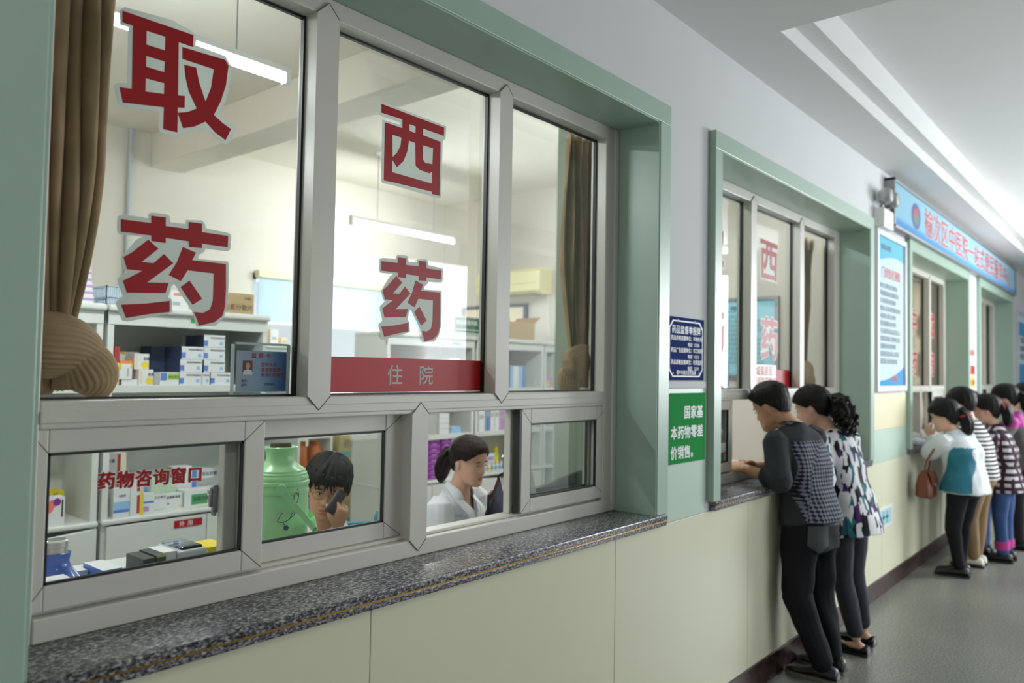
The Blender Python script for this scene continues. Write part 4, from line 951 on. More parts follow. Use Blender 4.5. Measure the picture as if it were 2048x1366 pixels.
# little bottles in a row
def bottle(x, y, z, label, body, capm, h=0.062, r=0.017):
    R = root('medicine_bottle', (x, y, z), label, 'bottle', 'small medicine bottles in the back cabinet')
    b = MB(); b.lathe([(0, 0), (r, 0.0), (r, h*0.68), (r*0.62, h*0.80), (r*0.62, h*0.86), (0, h*0.86)], body, x, y, 18, 'z', z); b.build('body', R, smooth=0.7)
    b = MB(); b.lathe([(r*0.7, h*0.8), (r*0.72, h), (0, h)], capm, x, y, 16, 'z', z); b.build('cap', R, smooth=0.7)
    b = MB(); b.lathe([(r*1.01, h*0.15), (r*1.02, h*0.16), (r*1.02, h*0.55), (r*1.01, h*0.56)], BX['yellow'] if 'yellow' in label else BX['sky'], x, y, 18, 'z', z); b.build('paper_label', R, smooth=0.7)
ords = ('leftmost', 'second from the left', 'third from the left', 'fourth from the left', 'fifth from the left', 'sixth from the left', 'rightmost')
for i, v in enumerate((968, 976, 984, 992, 1000, 1008, 1017)):
    bottle(cx_(v), yC+0.03, zb, 'small white bottle with %s band, %s in the bottle row' % ('yellow' if i == 2 else 'pale blue', ords[i]), WHITEP, WHITEP, 0.075)
medbox(cx_(983), cx_(990), yC+0.10, zb, 0.15, 0.05, 'narrow dark blue box behind the bottle row', GW, 'navy', 'navy', 'navy')
medbox(cx_(992), cx_(1007), yC+0.10, zb, 0.14, 0.06, 'white printed box behind the bottle row', GW, 'white', 'white', 'white', ((.1, .9, .6, .8, 'lilac'),))
bottle(cx_(1012), yC+0.12, zb, 'taller bottle with yellow band at the right end behind the row', BX['lime'], BX['yellow'], 0.19, 0.03)
# top compartments and cabinet tops
zu = 1.4305
def ux(v): return at_y(v, 740, yC)[0]
for a, c_, f, h, lab in ((785, 805, 'pgreen', .2, 'pale green box standing in for a reflection, upper left of the back cabinet'), (808, 830, 'white', .19, 'white box standing in for a reflection, upper left of the back cabinet'), (845, 862, 'cream', .23, 'cream box standing in for a reflection, middle of the upper back cabinet'), (885, 898, 'white', .2, 'white box standing in for a reflection right of the cream one, upper back cabinet'), (905, 925, 'cream', .24, 'wide cream box standing in for a reflection, right end of the upper back cabinet')):
    medbox(ux(a), ux(c_), yC+0.03, zu, h, 0.1, lab, GW, f, 'white', 'white')  # pale boxes put in where windows reflect in the cabinet's glass
medbox(ux(1024), ux(1054), yC+0.02, zu, 0.19, 0.1, 'blue and white pack hanging from a hook in the right back cabinet', GW, 'sky', 'blue', 'white', ((.2, .55, 0, 1, 'white'), (.8, 1, 0, 1, 'blue')))
medbox(ux(1010), ux(1021), yC+0.02, zu, 0.17, 0.1, 'clear white pack left of the blue hanging pack', GW, 'white', 'white', 'white')
medbox(5.64, 5.74, yC, zu, 0.10, 0.1, 'lilac and yellow pack in the narrow last cabinet', GW, 'lilac', 'white', 'white', ((.2, .6, .1, .6, 'yellow'),))
zc_ = 1.8525
R = root('file_box', (ux(932), yC+0.1, zc_), 'grey file box with a dark green label on the back cabinet', 'box')
b = MB(); xa, xb = ux(898), ux(975); b.box(xa, xb, yC+0.02, yC+0.3, zc_, zc_+0.16, BX['grey'], 0.003); b.build('body', R)
b = MB(); b.box(ux(912), ux(966), yC+0.0185, yC+0.02, zc_+0.03, zc_+0.15, BX['dgreen']); b.text('药品质量档案', 0.042, WHITETXT, ux(914), yC+0.0175, zc_+0.095, 0.01); b.box(ux(914), ux(962), yC+0.0178, yC+0.0185, zc_+0.05, zc_+0.055, WHITETXT); b.build('title_label', R)
R = root('open_carton', (5.32, yC+0.1, zc_), 'open brown carton with raised flaps on the right back cabinet', 'carton')
xa, xb, ya, yb, h = 5.12, 5.50, yC+0.02, yC+0.3, 0.155
b = MB()
for a in ((xa, xb, ya, ya+0.004), (xa, xb, yb-0.004, yb), (xa, xa+0.004, ya+0.004, yb-0.004), (xb-0.004, xb, ya+0.004, yb-0.004)): b.box(*a, zc_+0.004, zc_+h, CARTON)
b.box(xa, xb, ya, yb, zc_, zc_+0.004, CARTON); b.build('tray', R)
b = MB(); b.add([(xb, ya, zc_+h), (xb, yb, zc_+h), (xb+0.09, yb, zc_+h+0.06), (xb+0.09, ya, zc_+h+0.06)], [(0, 1, 2, 3), (3, 2, 1, 0)], CARTON_D); o = b.build('flap', R)
b = MB(); b.add([(xa, yb, zc_+h), (xb, yb, zc_+h), (xb, yb+0.02, zc_+h+0.06), (xa, yb+0.02, zc_+h+0.06)], [(0, 1, 2, 3), (3, 2, 1, 0)], CARTON); o = b.build('flap', R)
b = MB(); b.box(ux(862), ux(892), yC+0.03, yC+0.28, zc_, zc_+0.05, WHITEP, 0.003)
tag(b.build('paper_stack', origin=(ux(877), yC+0.1, zc_)), 'stack of white papers left of the grey file box', 'paper stack')
# bottles on the low shelf unit under the blind, cartons and jars behind the phone woman
zf = 1.7575
for x, w, h, f, lab in ((3.40, .07, .13, 'white', 'white pack with gold top on the low back shelf, left'), (3.50, .07, .12, 'white', 'white pack in the middle of the low back shelf'), (3.60, .06, .06, 'cream', 'small cream pack on the low back shelf')):
    medbox(x, x+w, 3.87, zf, h, 0.08, lab, 'packs on the low back shelf', f, 'cream', 'cream', ((.2, .8, .3, .5, 'grey'),))
OLV = mat('olive_carton', (158, 146, 104), 0.75, var=0.05)
for i in range(4):
    R = root('shipping_carton', (3.97, 3.52, 0.02+0.262*i), 'beige shipping carton, %s of the pile behind the woman on the phone' % ('bottom', 'second from the bottom', 'third from the bottom', 'top')[i], 'carton', 'pile of cartons')
    b = MB(); b.box(3.82, 4.13, 3.37, 3.67, 0.0+0.262*i, 0.26+0.262*i, OLV if i != 2 else CARTON, 0.003); b.build('box', R)
    b = MB(); b.box(3.82, 4.13, 3.368, 3.37, 0.10+0.262*i, 0.13+0.262*i, BX['teal']); b.text('药品', 0.07, GREYTXT, 3.86, 3.3678, 0.165+0.262*i, 0.01); b.build('print', R)
R = root('jar_rack', (3.60, 3.55, 0.0), 'small white rack holding orange jars behind the green thermos', 'rack')
b = MB(); b.box(3.46, 3.48, 3.40, 3.70, 0, 1.06, WHITE, 0.002); b.box(3.76, 3.78, 3.40, 3.70, 0, 1.06, WHITE, 0.002); b.build('side_panel', R)
for z in (0.78, 1.03): b = MB(); b.box(3.48, 3.76, 3.40, 3.70, z, z+0.025, WHITE, 0.002); b.build('shelf', R)
for i, x in enumerate((3.55, 3.68)):
    b = MB(); b.lathe([(0, 0), (0.05, 0), (0.055, 0.02), (0.055, 0.15), (0.04, 0.17), (0.042, 0.20), (0, 0.20)], mat('amber_jar', (176, 96, 40), 0.25), x, 3.5, 24, 'z', 0.806)
    tag(b.build('jar', smooth=0.7, origin=(x, 3.5, 0.806)), 'orange brown jar, %s of the pair in the white rack' % ('left', 'right')[i], 'jar', 'jars in the white rack')
medbox(3.50, 3.60, 3.45, 1.0555, 0.06, 0.1, 'green striped pack on the jar rack', GW, 'green', 'white', 'white', ((.1, .2, 0, 1, 'white'), (.4, .5, 0, 1, 'white'), (.7, .8, 0, 1, 'white')))
medbox(3.63, 3.74, 3.45, 1.0555, 0.10, 0.1, 'yellow and white pack on the jar rack', GW, 'white', 'yellow', 'white', ((.6, 1, 0, 1, 'yellow'),))

# ------------------------------------------------------------------ things on the inner ledge
R = root('white_desk', (1.1, 0.7, 0.0), 'white desk joining the inner ledge behind the left panes', 'desk')
b = MB(); b.box(0.48, 1.62, 0.473, 0.80, 0.975, 1.0, WHITE, 0.004); b.build('desk_top', R)
for x in (0.50, 1.57):
    b = MB(); b.box(x, x+0.03, 0.48, 0.79, 0.0, 0.975, WHITE, 0.002); b.build('side_panel', R)
TG = mat('mint_green_plastic', (172, 234, 172), 0.3, coat=0.3)
TX, TY, TZ = 1.342, 0.425, 1.0005
R = root('thermos_flask', (TX, TY, TZ), 'mint green thermos flask with a folded strap handle on the window ledge', 'thermos')
b = MB(); b.lathe([(0, 0), (0.078, 0), (0.083, 0.006), (0.083, 0.205), (0.085, 0.208), (0.085, 0.216), (0.083, 0.219), (0.083, 0.228), (0.0855, 0.232), (0.0855, 0.240), (0.082, 0.244), (0.083, 0.250), (0.081, 0.256), (0.078, 0.259), (0.078, 0.264), (0.074, 0.268), (0.073, 0.273), (0.066, 0.279), (0.056, 0.285), (0.047, 0.292), (0.042, 0.301), (0.041, 0.318), (0.043, 0.328), (0.049, 0.340), (0.047, 0.341), (0.038, 0.327), (0, 0.326)], TG, TX, TY, 56, 'z', TZ)
b.build('body', R, smooth=0.5)
b = MB(); b.lathe([(0.030, 0.322), (0.031, 0.346), (0.028, 0.352), (0, 0.352)], mat('dark_cork', (74, 62, 44), 0.8), TX, TY, 24, 'z', TZ); b.build('stopper', R, smooth=0.6)
tc_ = np.array([-TX, -1.6-TY]); tc_ /= np.linalg.norm(tc_); front = np.array([tc_[0], tc_[1], 0]); right = np.array([0.644, -0.765, 0.0])
H_ = MB(); tp = np.array([TX, TY, TZ])
for s in (1, -1):
    a0 = tp+front*0.092*s+right*(0.005)+np.array([0, 0, 0.225]); ends = []
    pts = [a0, a0+right*0.03+np.array([0, 0, -0.035]), a0+right*0.075+np.array([0, 0, -0.085]), a0+right*0.100+np.array([0, 0, -0.112])]
    dirv = np.array([0.66, 0, -0.75]); side = right*0.66+np.array([0, 0, -0.75]); nrm = right*0.75+np.array([0, 0, 0.66])
    rings = []
    for p, w in zip(pts, (0.0095, 0.0095, 0.0085, 0.008)):
        rings.append([p+nrm*w+front*0.004*s, p-nrm*w+front*0.004*s, p-nrm*w-front*0.004*s, p+nrm*w-front*0.004*s])
    H_.loft(rings, TG)
e0 = tp+right*0.105+np.array([0, 0, 0.225-0.112])
rings = [[e0+front*0.096*k_+nrm*0.006+side*0.004, e0+front*0.096*k_-nrm*0.006+side*0.004, e0+front*0.096*k_-nrm*0.006-side*0.006, e0+front*0.096*k_+nrm*0.006-side*0.006] for k_ in (-1, 1)]
H_.loft(rings, TG); H_.build('handle', R)
for s in (1, -1):
    b = MB(); c0 = tp+front*0.084*s+right*0.005+np.array([0, 0, 0.225]); b.tube([c0, c0+front*0.016*s], 0.015, TG, 20); b.build('pivot', R, smooth=0.7)
b = MB()
def on_body(a, z, r=0.0838): d_ = front*math.cos(a)+right*math.sin(a); return tp+d_*r+np.array([0, 0, z+0.058])
INK = mat('print_ink', (58, 70, 66), 0.5); INKB = mat('print_blue', (60, 96, 160), 0.5); INKW = mat('print_pale', (190, 222, 190), 0.5)
STEM = lambda t: (-0.75+1.45*t, 0.055+0.045*t+0.010*math.sin(7*t))
b.tube([on_body(*STEM(t)) for t in np.linspace(0, 1, 26)], 0.0011, INK, 6)
for t0, up, ln in ((.15, 1, .030), (.32, -1, .026), (.48, 1, .034), (.62, -1, .022), (.78, 1, .030)):
    a0, z_0 = STEM(t0); b.tube([on_body(a0+ln*5*t, z_0+up*ln*t*(1-.25*t)) for t in np.linspace(0, 1, 8)], 0.0009, INK, 6)
    for k in range(5):
        ca, cz = a0+ln*5, z_0+up*ln*.75; pa, pz_ = ca+.06*math.cos(k*1.257), cz+.005*math.sin(k*1.257)
        b.add([on_body(pa+.042*math.cos(q), pz_+.0034*math.sin(q), 0.0838) for q in np.linspace(0, 2*math.pi, 9)[:-1]], [tuple(range(8))], INKB if t0 in (.15, .62) else INKW)
b.tube([on_body(0.62+.10*math.cos(t), 0.135+.018*math.sin(t)+.002*t) for t in np.linspace(0.5, 7.5, 26)], 0.0010, INK, 6)
b.build('flower_print', R)

BT = mat('blue_plastic', (62, 98, 184), 0.25, coat=0.4); fx, fy = 0.742, 0.45
R = root('blue_flask', (fx, fy, TZ), 'squat blue flask with a shiny steel cap at the left end of the inner ledge', 'thermos')
b = MB(); b.lathe([(0, 0), (0.075, 0), (0.078, 0.01), (0.076, 0.03), (0.070, 0.038), (0.066, 0.043), (0.060, 0.052), (0.048, 0.070), (0.034, 0.088), (0.030, 0.10), (0.033, 0.122), (0, 0.122)], BT, fx, fy, 40, 'z', TZ); b.build('body', R, smooth=0.5)
b = MB(); b.lathe([(0.025, 0.122), (0.025, 0.136), (0.027, 0.137), (0.027, 0.150), (0.022, 0.154), (0, 0.154)], CHROME, fx, fy, 28, 'z', TZ); b.build('cap', R, smooth=0.6)
GD = 'boxes and papers on the inner ledge'
def dx(v, y=0.5): return at_y(v, 1110, y)[0]
zl = 1.0005
medbox(0.60, 0.735, 0.33, zl, 0.085, 0.05, 'white box with a red mark before the blue flask', GD, 'white', 'white', 'white', ((.6, .9, .1, .4, 'red'),))
medbox(dx(190), dx(228), 0.45, zl, 0.058, 0.12, 'white box with blue ends right of the blue flask', GD, 'blue', 'blue', 'white', ((.1, .9, .3, .7, 'white'),))
medbox(dx(130), dx(186), 0.53, zl, 0.048, 0.06, 'flat sky blue pack between the flask and the blue-ended box', GD, 'white', 'sky', 'white', ((.2, .8, .2, .6, 'sky'),))
medbox(dx(273), dx(297), 0.46, zl, 0.066, 0.10, 'dark grey box on the ledge', GD, 'dark', 'dark', 'dark')
medbox(dx(299), dx(318), 0.46, zl, 0.070, 0.10, 'dark grey box with a lime top edge', GD, 'dark', 'dark', 'dark', ((0, 1, .92, 1, 'lime'),))
medbox(dx(319), dx(345), 0.48, zl, 0.070, 0.09, 'white label box right of the dark grey pair', GD, 'white', 'dark', 'white', ((.3, .7, .4, .6, 'dark'),))
R = root('blister_tray', (dx(370), 0.52, zl), 'clear plastic tray propped up on the inner ledge', 'tray')
CLR = glass('clear_plastic', (0.86, 0.9, 0.92, 1), 1.2)
b = MB(); xa, xb = dx(346), dx(400)
b.box(xa, xb, 0.46, 0.60, zl, zl+0.07, mat('tray_grey', (196, 204, 210), 0.3), 0.006); b.build('tub', R)
b = MB(); b.box(xa+0.01, xb-0.01, 0.47, 0.59, zl+0.0705, zl+0.078, CLR, 0.002); b.build('lid', R)
medbox(dx(402), dx(414), 0.53, zl, 0.052, 0.05, 'small teal pack beside the yellow box', GD, 'teal')
medbox(dx(416), dx(456), 0.50, zl, 0.058, 0.10, 'bright yellow box at the right end of the low left pane', GD, 'yellow', 'yellow', 'yellow', ((0, 1, .3, .36, 'orange'),))
# tent calendar
R = root('desk_calendar', (float(at_y(1006, 950, 0.41)[0]), 0.41, zl), 'dark red desk calendar with white spiral pages on the inner ledge', 'calendar', rotz=math.radians(-63))
h = 0.165
b = MB(); b.add([(-0.060, -0.07, 0), (-0.060, 0.07, 0), (-0.004, 0.07, h), (-0.004, -0.07, h), (-0.057, -0.07, 0), (-0.057, 0.07, 0), (-0.001, 0.07, h), (-0.001, -0.07, h)], [(0, 3, 2, 1), (4, 5, 6, 7), (0, 4, 7, 3), (1, 2, 6, 5), (0, 1, 5, 4)], mat('dark_red_cover', (106, 26, 36), 0.4)); b.build('cover', R, local=True)
b = MB(); b.add([(-0.050, -0.066, 0.002), (0.052, -0.066, 0.002), (0.003, -0.066, h-0.01)], [(0, 1, 2)], mat('slate_board', (100, 102, 126), 0.6)); b.build('end_flap', R, local=True)
b = MB(); b.add([(0.058, -0.07, 0), (0.058, 0.07, 0), (0.003, 0.07, h), (0.003, -0.07, h), (0.061, -0.07, 0), (0.061, 0.07, 0), (0.006, 0.07, h), (0.006, -0.07, h)], [(0, 1, 2, 3), (4, 7, 6, 5), (0, 3, 7, 4), (1, 5, 6, 2)], WHITEP); b.build('pages', R, local=True)
b = MB()
for y in np.linspace(-0.06, 0.06, 11): b.tube([(0.009*math.cos(a), y, h+0.009*math.sin(a)) for a in np.linspace(0, 2*math.pi, 13)[:-1]], 0.0012, BLACKP, 6, closed=True)
b.build('spiral', R, local=True)
b = MB()
for r_ in range(5):
    for c_ in range(6):
        u = 0.25+0.12*r_; y = -0.055+0.02*c_; x_ = 0.0068+(0.055)*(u); z_ = h*(1-u)
        b.add([(x_, y, z_), (x_, y+0.01, z_), (x_+0.003, y+0.01, z_-0.009), (x_+0.003, y, z_-0.009)], [(0, 1, 2, 3), (3, 2, 1, 0)], GREYTXT)
b.build('date_print', R, local=True)
b = MB(); b.add([(-0.004, -0.06, 0), (0.004, -0.06, 0), (0.004, 0.06, 0), (-0.004, 0.06, 0), (-0.002, -0.06, 0.10), (0.006, -0.06, 0.10), (0.006, 0.06, 0.10), (-0.002, 0.06, 0.10)], [(0, 1, 5, 4), (1, 2, 6, 5), (2, 3, 7, 6), (3, 0, 4, 7), (4, 5, 6, 7), (3, 2, 1, 0)], BLACKP)
o = b.build('folder', local=True); o.location = (float(at_y(972, 1000, 0.45)[0]), 0.43, zl); o.rotation_euler = (0, 0, math.radians(-56)); tag(o, 'thin black folder standing left of the red desk calendar', 'folder')
# second calendar, dark monitor back and papers behind the right small pane
R = root('display_monitor', (2.74, 0.47, zl), 'dark monitor seen low behind the right small pane', 'monitor')
b = MB(); b.loft([[(2.615, 0.46, zl+0.03), (2.89, 0.40, zl+0.03), (2.89, 0.42, zl+0.03), (2.625, 0.485, zl+0.03)], [(2.615, 0.46, zl+0.075), (2.89, 0.40, zl+0.135), (2.89, 0.42, zl+0.135), (2.625, 0.485, zl+0.075)]], BLACKP); b.build('panel', R)
b = MB(); b.box(2.68, 2.80, 0.42, 0.52, zl, zl+0.012, BLACKP, 0.004); b.box(2.72, 2.76, 0.45, 0.48, zl+0.012, zl+0.06, BLACKP, 0.003); b.build('stand', R)
R = root('card_stand', (2.58, 0.45, zl), 'white printed card standing behind the right small pane', 'card')
b = MB(); b.add([(2.53, 0.46, zl), (2.62, 0.44, zl), (2.605, 0.465, zl+0.15), (2.545, 0.475, zl+0.15), (2.53, 0.464, zl), (2.62, 0.444, zl), (2.605, 0.469, zl+0.15), (2.545, 0.479, zl+0.15)], [(0, 1, 2, 3), (7, 6, 5, 4), (0, 4, 5, 1), (1, 5, 6, 2), (2, 6, 7, 3), (3, 7, 4, 0)], WHITEP); b.build('sheet', R)
# supervision card in a clear holder
x0, x1, z0, z1 = 1.088, 1.238, 1.512, 1.632
R = root('card_holder', (x0, 0.26, z0), 'blue 监督卡 card in a clear holder at the corner of the nearest left pane', 'card holder')
b = MB(); b.box(x0-0.012, x1+0.010, 0.256, 0.2595, z0-0.008, z1+0.010, glass('clear_plastic', (0.86, 0.9, 0.92, 1), 1.2), 0.001); b.build('holder', R)
def _card(nt, tc):
    sp = nt.nodes.new('ShaderNodeSeparateXYZ'); nt.links.new(tc.outputs['Generated'], sp.inputs[0])
    return cramp(nt, sp.outputs['X'], [(0.0, (206, 212, 224)), (0.45, (170, 200, 226)), (0.75, (126, 170, 216)), (1.0, (74, 112, 176))])
backlit(ramp_mat('card_print', _card, 0.4), (150, 186, 220), 0.35)
b = MB(); b.box(x0, x1, 0.2535, 0.2555, z0, z1-0.012, MATS['card_print']); b.build('card', R)
b = MB(); EDGE = mat('acrylic_edge', (226, 234, 234), 0.15); backlit(EDGE, (230, 238, 238), 0.5)
for q in ((x0-0.014, x0-0.008, z0-0.008, z1+0.004), (x1+0.004, x1+0.010, z0-0.008, z1+0.008), (x0-0.004, x1+0.004, z1+0.004, z1+0.010), (x0-0.014, x1+0.010, z0-0.012, z0-0.006)): b.box(q[0], q[1], 0.250, 0.2595, q[2], q[3], EDGE, 0.001)
b.build('acrylic_rim', R)
b = MB(); b.box(x0+0.018, x0+0.046, 0.2528, 0.2534, z0+0.052, z0+0.082, mat('maroon_print', (120, 40, 50), 0.5))
b.flat([(x0+0.032+0.007*math.cos(a), z0+0.068+0.009*math.sin(a)) for a in np.linspace(0, 6.28, 17)[:-1]], [], 0.2520, 0.2526, mat('tan_print', (206, 170, 150), 0.5))
b.flat([(x0+0.018, z0+0.045), (x0+0.046, z0+0.045), (x0+0.044, z0+0.056), (x0+0.032, z0+0.06), (x0+0.020, z0+0.056)], [], 0.2520, 0.2526, WHITETXT); b.build('portrait', R)
b = MB(); b.text('监督卡', 0.0155, REDTXT, x0+0.042, 0.2525, z0+0.090, 0.02, gap=1.75)
for i, t_ in enumerate(('党和人民', '喜爱和信赖', '是我们的追求')): b.text(t_, 0.0115, REDTXT, x0+0.072, 0.2525, z0+0.068-0.0135*i, 0.012, gap=1.05)
b.text('姓名：', 0.008, GREYTXT, x0+0.014, 0.2525, z0+0.026, 0.015); b.text('编号：', 0.008, GREYTXT, x0+0.014, 0.2525, z0+0.015, 0.015); b.text('监督电话：', 0.008, GREYTXT, x0+0.082, 0.2525, z0+0.017, 0.015); b.build('lettering', R)
# cards and papers of the second window
for xa, lab in ((3.925, 'pale blue staff card in the left pane of the second window'), (5.06, 'pale blue staff card behind the right pane of the second window')):
    R = root('card_holder', (xa, 0.26, 1.512), lab, 'card holder')
    b = MB(); b.box(xa, xa+0.16, 0.2535, 0.2555, 1.512, 1.63, ramp_mat('card_print', _card, 0.4)); b.build('card', R)
    b = MB(); b.box(xa+0.02, xa+0.055, 0.2525, 0.2534, 1.56, 1.605, WHITETXT); b.box(xa+0.075, xa+0.14, 0.2525, 0.2534, 1.59, 1.60, WHITETXT); b.build('print', R)
R = root('paper_notice', (4.40, 0.235, 1.50), 'white paper notice with red writing over the red strip of the second window', 'notice')
b = MB(); b.box(4.36, 4.72, 0.2365, 0.2375, 1.505, 1.640, WHITEP); b.build('sheet', R)
b = MB(); b.text('城镇居民', 0.062, REDTXT, 4.41, 0.2362, 1.580, 0.02, gap=1.1); b.text('医保取药窗口', 0.056, REDTXT, 4.38, 0.2362, 1.518, 0.02); b.build('lettering', R)
R = root('leaflet_box', (4.25, 0.42, zl), 'red and white leaflets lying in the gap of the second window', 'leaflets')
b = MB(); b.box(4.10, 4.62, 0.36, 0.50, zl, zl+0.045, WHITEP, 0.003); b.build('pile', R)
b = MB(); b.box(4.10, 4.62, 0.3585, 0.36, zl+0.004, zl+0.04, REDTXT); b.text('医疗保险', 0.034, WHITETXT, 4.18, 0.358, zl+0.008, 0.02, gap=1.3); b.build('print', R)
R = root('pane_notice', (3.75, 0.19, 1.15), 'small red-framed notice on the low left pane of the second window', 'notice')
b = MB(); b.box(3.78, 3.97, 0.1985, 0.1993, 1.16, 1.22, WHITETXT); b.box(3.78, 3.97, 0.1979, 0.1985, 1.215, 1.22, REDTXT); b.box(3.78, 3.97, 0.1979, 0.1985, 1.16, 1.165, REDTXT); b.box(3.965, 3.97, 0.1979, 0.1985, 1.16, 1.22, REDTXT); b.build('sheet', R)

# ------------------------------------------------------------------ office chairs of the two seated women
TEALC = mat('teal_chair_cloth', (62, 132, 146), 0.8, bump=0.1, bscale=200)
def chair(x, y, rot, label):
    R = root('office_chair', (x, y, 0.0), label, 'chair', 'teal office chairs of the pharmacists', rotz=rot)
    b = MB(); b.box(-0.22, 0.22, -0.21, 0.21, 0.41, 0.47, TEALC, 0.025, 3); b.build('seat', R, smooth=0.8, local=True)
    b = MB(); rings = []
    for z, w, yy in ((0.56, 0.17, 0.235), (0.60, 0.20, 0.245), (0.72, 0.21, 0.26), (0.82, 0.20, 0.275), (0.85, 0.175, 0.28)):
        rings.append([(w*math.copysign(abs(math.cos(a))**0.5, math.cos(a)), yy+0.022*math.copysign(abs(math.sin(a))**0.7, math.sin(a)), z) for a in np.linspace(0, 2*math.pi, 25)[:-1]])
    b.loft(rings, TEALC); b.build('backrest', R, smooth=0.9, local=True)
    b = MB(); b.tube([(0, 0.12, 0.40), (0, 0.27, 0.42), (0, 0.30, 0.52), (0, 0.28, 0.66)], 0.014, BLACKP, 10); b.build('back_bar', R, smooth=0.9, local=True)
    b = MB(); b.tube([(0, 0, 0.08), (0, 0, 0.41)], 0.025, BLACKP, 14); b.build('post', R, smooth=0.9, local=True)
    for k in range(5):
        a = k*2*math.pi/5+0.3; b = MB(); b.tube([(0, 0, 0.10), (0.15*math.cos(a), 0.15*math.sin(a), 0.085), (0.26*math.cos(a), 0.26*math.sin(a), 0.06)], [0.022, 0.017, 0.012], BLACKP, 8)
        b.lathe([(0, -0.012), (0.026, -0.012), (0.026, 0.012), (0, 0.012)], BLACKP, 0.26*math.cos(a), 0.26*math.sin(a), 14, 'x', 0.0265); b.build('base_arm', R, smooth=0.7, local=True)
    return R
# ------------------------------------------------------------------ people
SKIN = mat('skin', (222, 176, 152), 0.5, var=0.05, vscale=14, spec=0.35)
SKIN_D = mat('skin_tan', (200, 152, 120), 0.5, var=0.05, vscale=14, spec=0.35)
LIP = mat('lips', (182, 116, 104), 0.45); EYEW = mat('eye_white', (226, 222, 216), 0.3); IRIS = mat('iris', (34, 24, 20), 0.2); BROW = mat('eyebrow', (46, 36, 32), 0.8)
def hair_mat(name, a, c):
    def f(nt, tc):
        mp = nt.nodes.new('ShaderNodeMapping'); mp.inputs['Scale'].default_value = (60, 60, 6); nt.links.new(tc.outputs['Object'], mp.inputs[0])
        n = nt.nodes.new('ShaderNodeTexNoise'); n.inputs['Scale'].default_value = 3; nt.links.new(mp.outputs[0], n.inputs['Vector'])
        return cramp(nt, n.outputs['Fac'], [(0.3, a), (0.7, c)])
    return ramp_mat(name, f, 0.5, bump=(0.35, 140), spec=0.22)
HAIR = hair_mat('black_hair', (12, 11, 11), (30, 26, 25)); HAIR_B = hair_mat('dark_brown_hair', (20, 14, 12), (46, 33, 27))

def V3(*a): return np.array(a, float)
def nz(v): return v/(np.linalg.norm(v)+1e-12)
def remesh(mb, voxel, smooth, name='m'):
    """fuse overlapping closed pieces into one continuous skin"""
    me = bpy.data.meshes.new(name); me.from_pydata(mb.v, [], mb.f); me.update()
    o = bpy.data.objects.new(name, me); COL.objects.link(o)
    r = o.modifiers.new('r', 'REMESH'); r.mode = 'VOXEL'; r.voxel_size = voxel
    if smooth: sm = o.modifiers.new('s', 'SMOOTH'); sm.factor = 0.5; sm.iterations = smooth
    out = bpy.data.meshes.new_from_object(o.evaluated_get(bpy.context.evaluated_depsgraph_get()))
    bpy.data.objects.remove(o); bpy.data.meshes.remove(me)
    return out
def place(me, name, parent, mats, base, sel=None):
    """mesh in world coordinates -> child object; sel(centres, normals) -> material index per face"""
    n = len(me.vertices); co = np.empty(n*3); me.vertices.foreach_get('co', co); co = co.reshape(-1, 3)
    me.materials.clear()
    for m in mats: me.materials.append(m)
    k = len(me.polygons)
    if sel is not None:
        c = np.empty(k*3); me.polygons.foreach_get('center', c); nr = np.empty(k*3); me.polygons.foreach_get('normal', nr)
        me.polygons.foreach_set('material_index', sel(c.reshape(-1, 3), nr.reshape(-1, 3)).astype(np.int32))
    else: me.polygons.foreach_set('material_index', np.zeros(k, np.int32))
    me.vertices.foreach_set('co', (co-base).ravel())
    me.polygons.foreach_set('use_smooth', [True]*k); me.update(); me.name = name
    o = bpy.data.objects.new(name, me); COL.objects.link(o); o.parent = parent
    return o
def limb(mb, pts, rad, n=14, flat=1.0, up=None):
    """tapered closed limb with rounded ends through the given joints"""
    pts = [np.array(p, float) for p in pts]
    P, R_ = [pts[0]-nz(pts[1]-pts[0])*rad[0]*0.7], [rad[0]*0.55]
    for i in range(len(pts)-1):
        for t in (np.linspace(0, 1, 7)[:-1] if i < len(pts)-2 else np.linspace(0, 1, 7)):
            P.append(pts[i]*(1-t)+pts[i+1]*t); R_.append(rad[i]*(1-t)+rad[i+1]*t)
    P.append(pts[-1]+nz(pts[-1]-pts[-2])*rad[-1]*0.7); R_.append(rad[-1]*0.55)
    mb.tube(P, R_, SKIN, n)
def torso(mb, rings, n=28):
    """rings: (centre, right vector, forward vector, half width, half depth)"""
    L = []
    for c, r, f, w, d in rings:
        L.append([c+r*w*math.copysign(abs(math.cos(a))**0.85, math.cos(a))+f*d*math.copysign(abs(math.sin(a))**0.85, math.sin(a)) for a in np.linspace(0, 2*math.pi, n+1)[:-1]])
    mb.loft(L, SKIN)

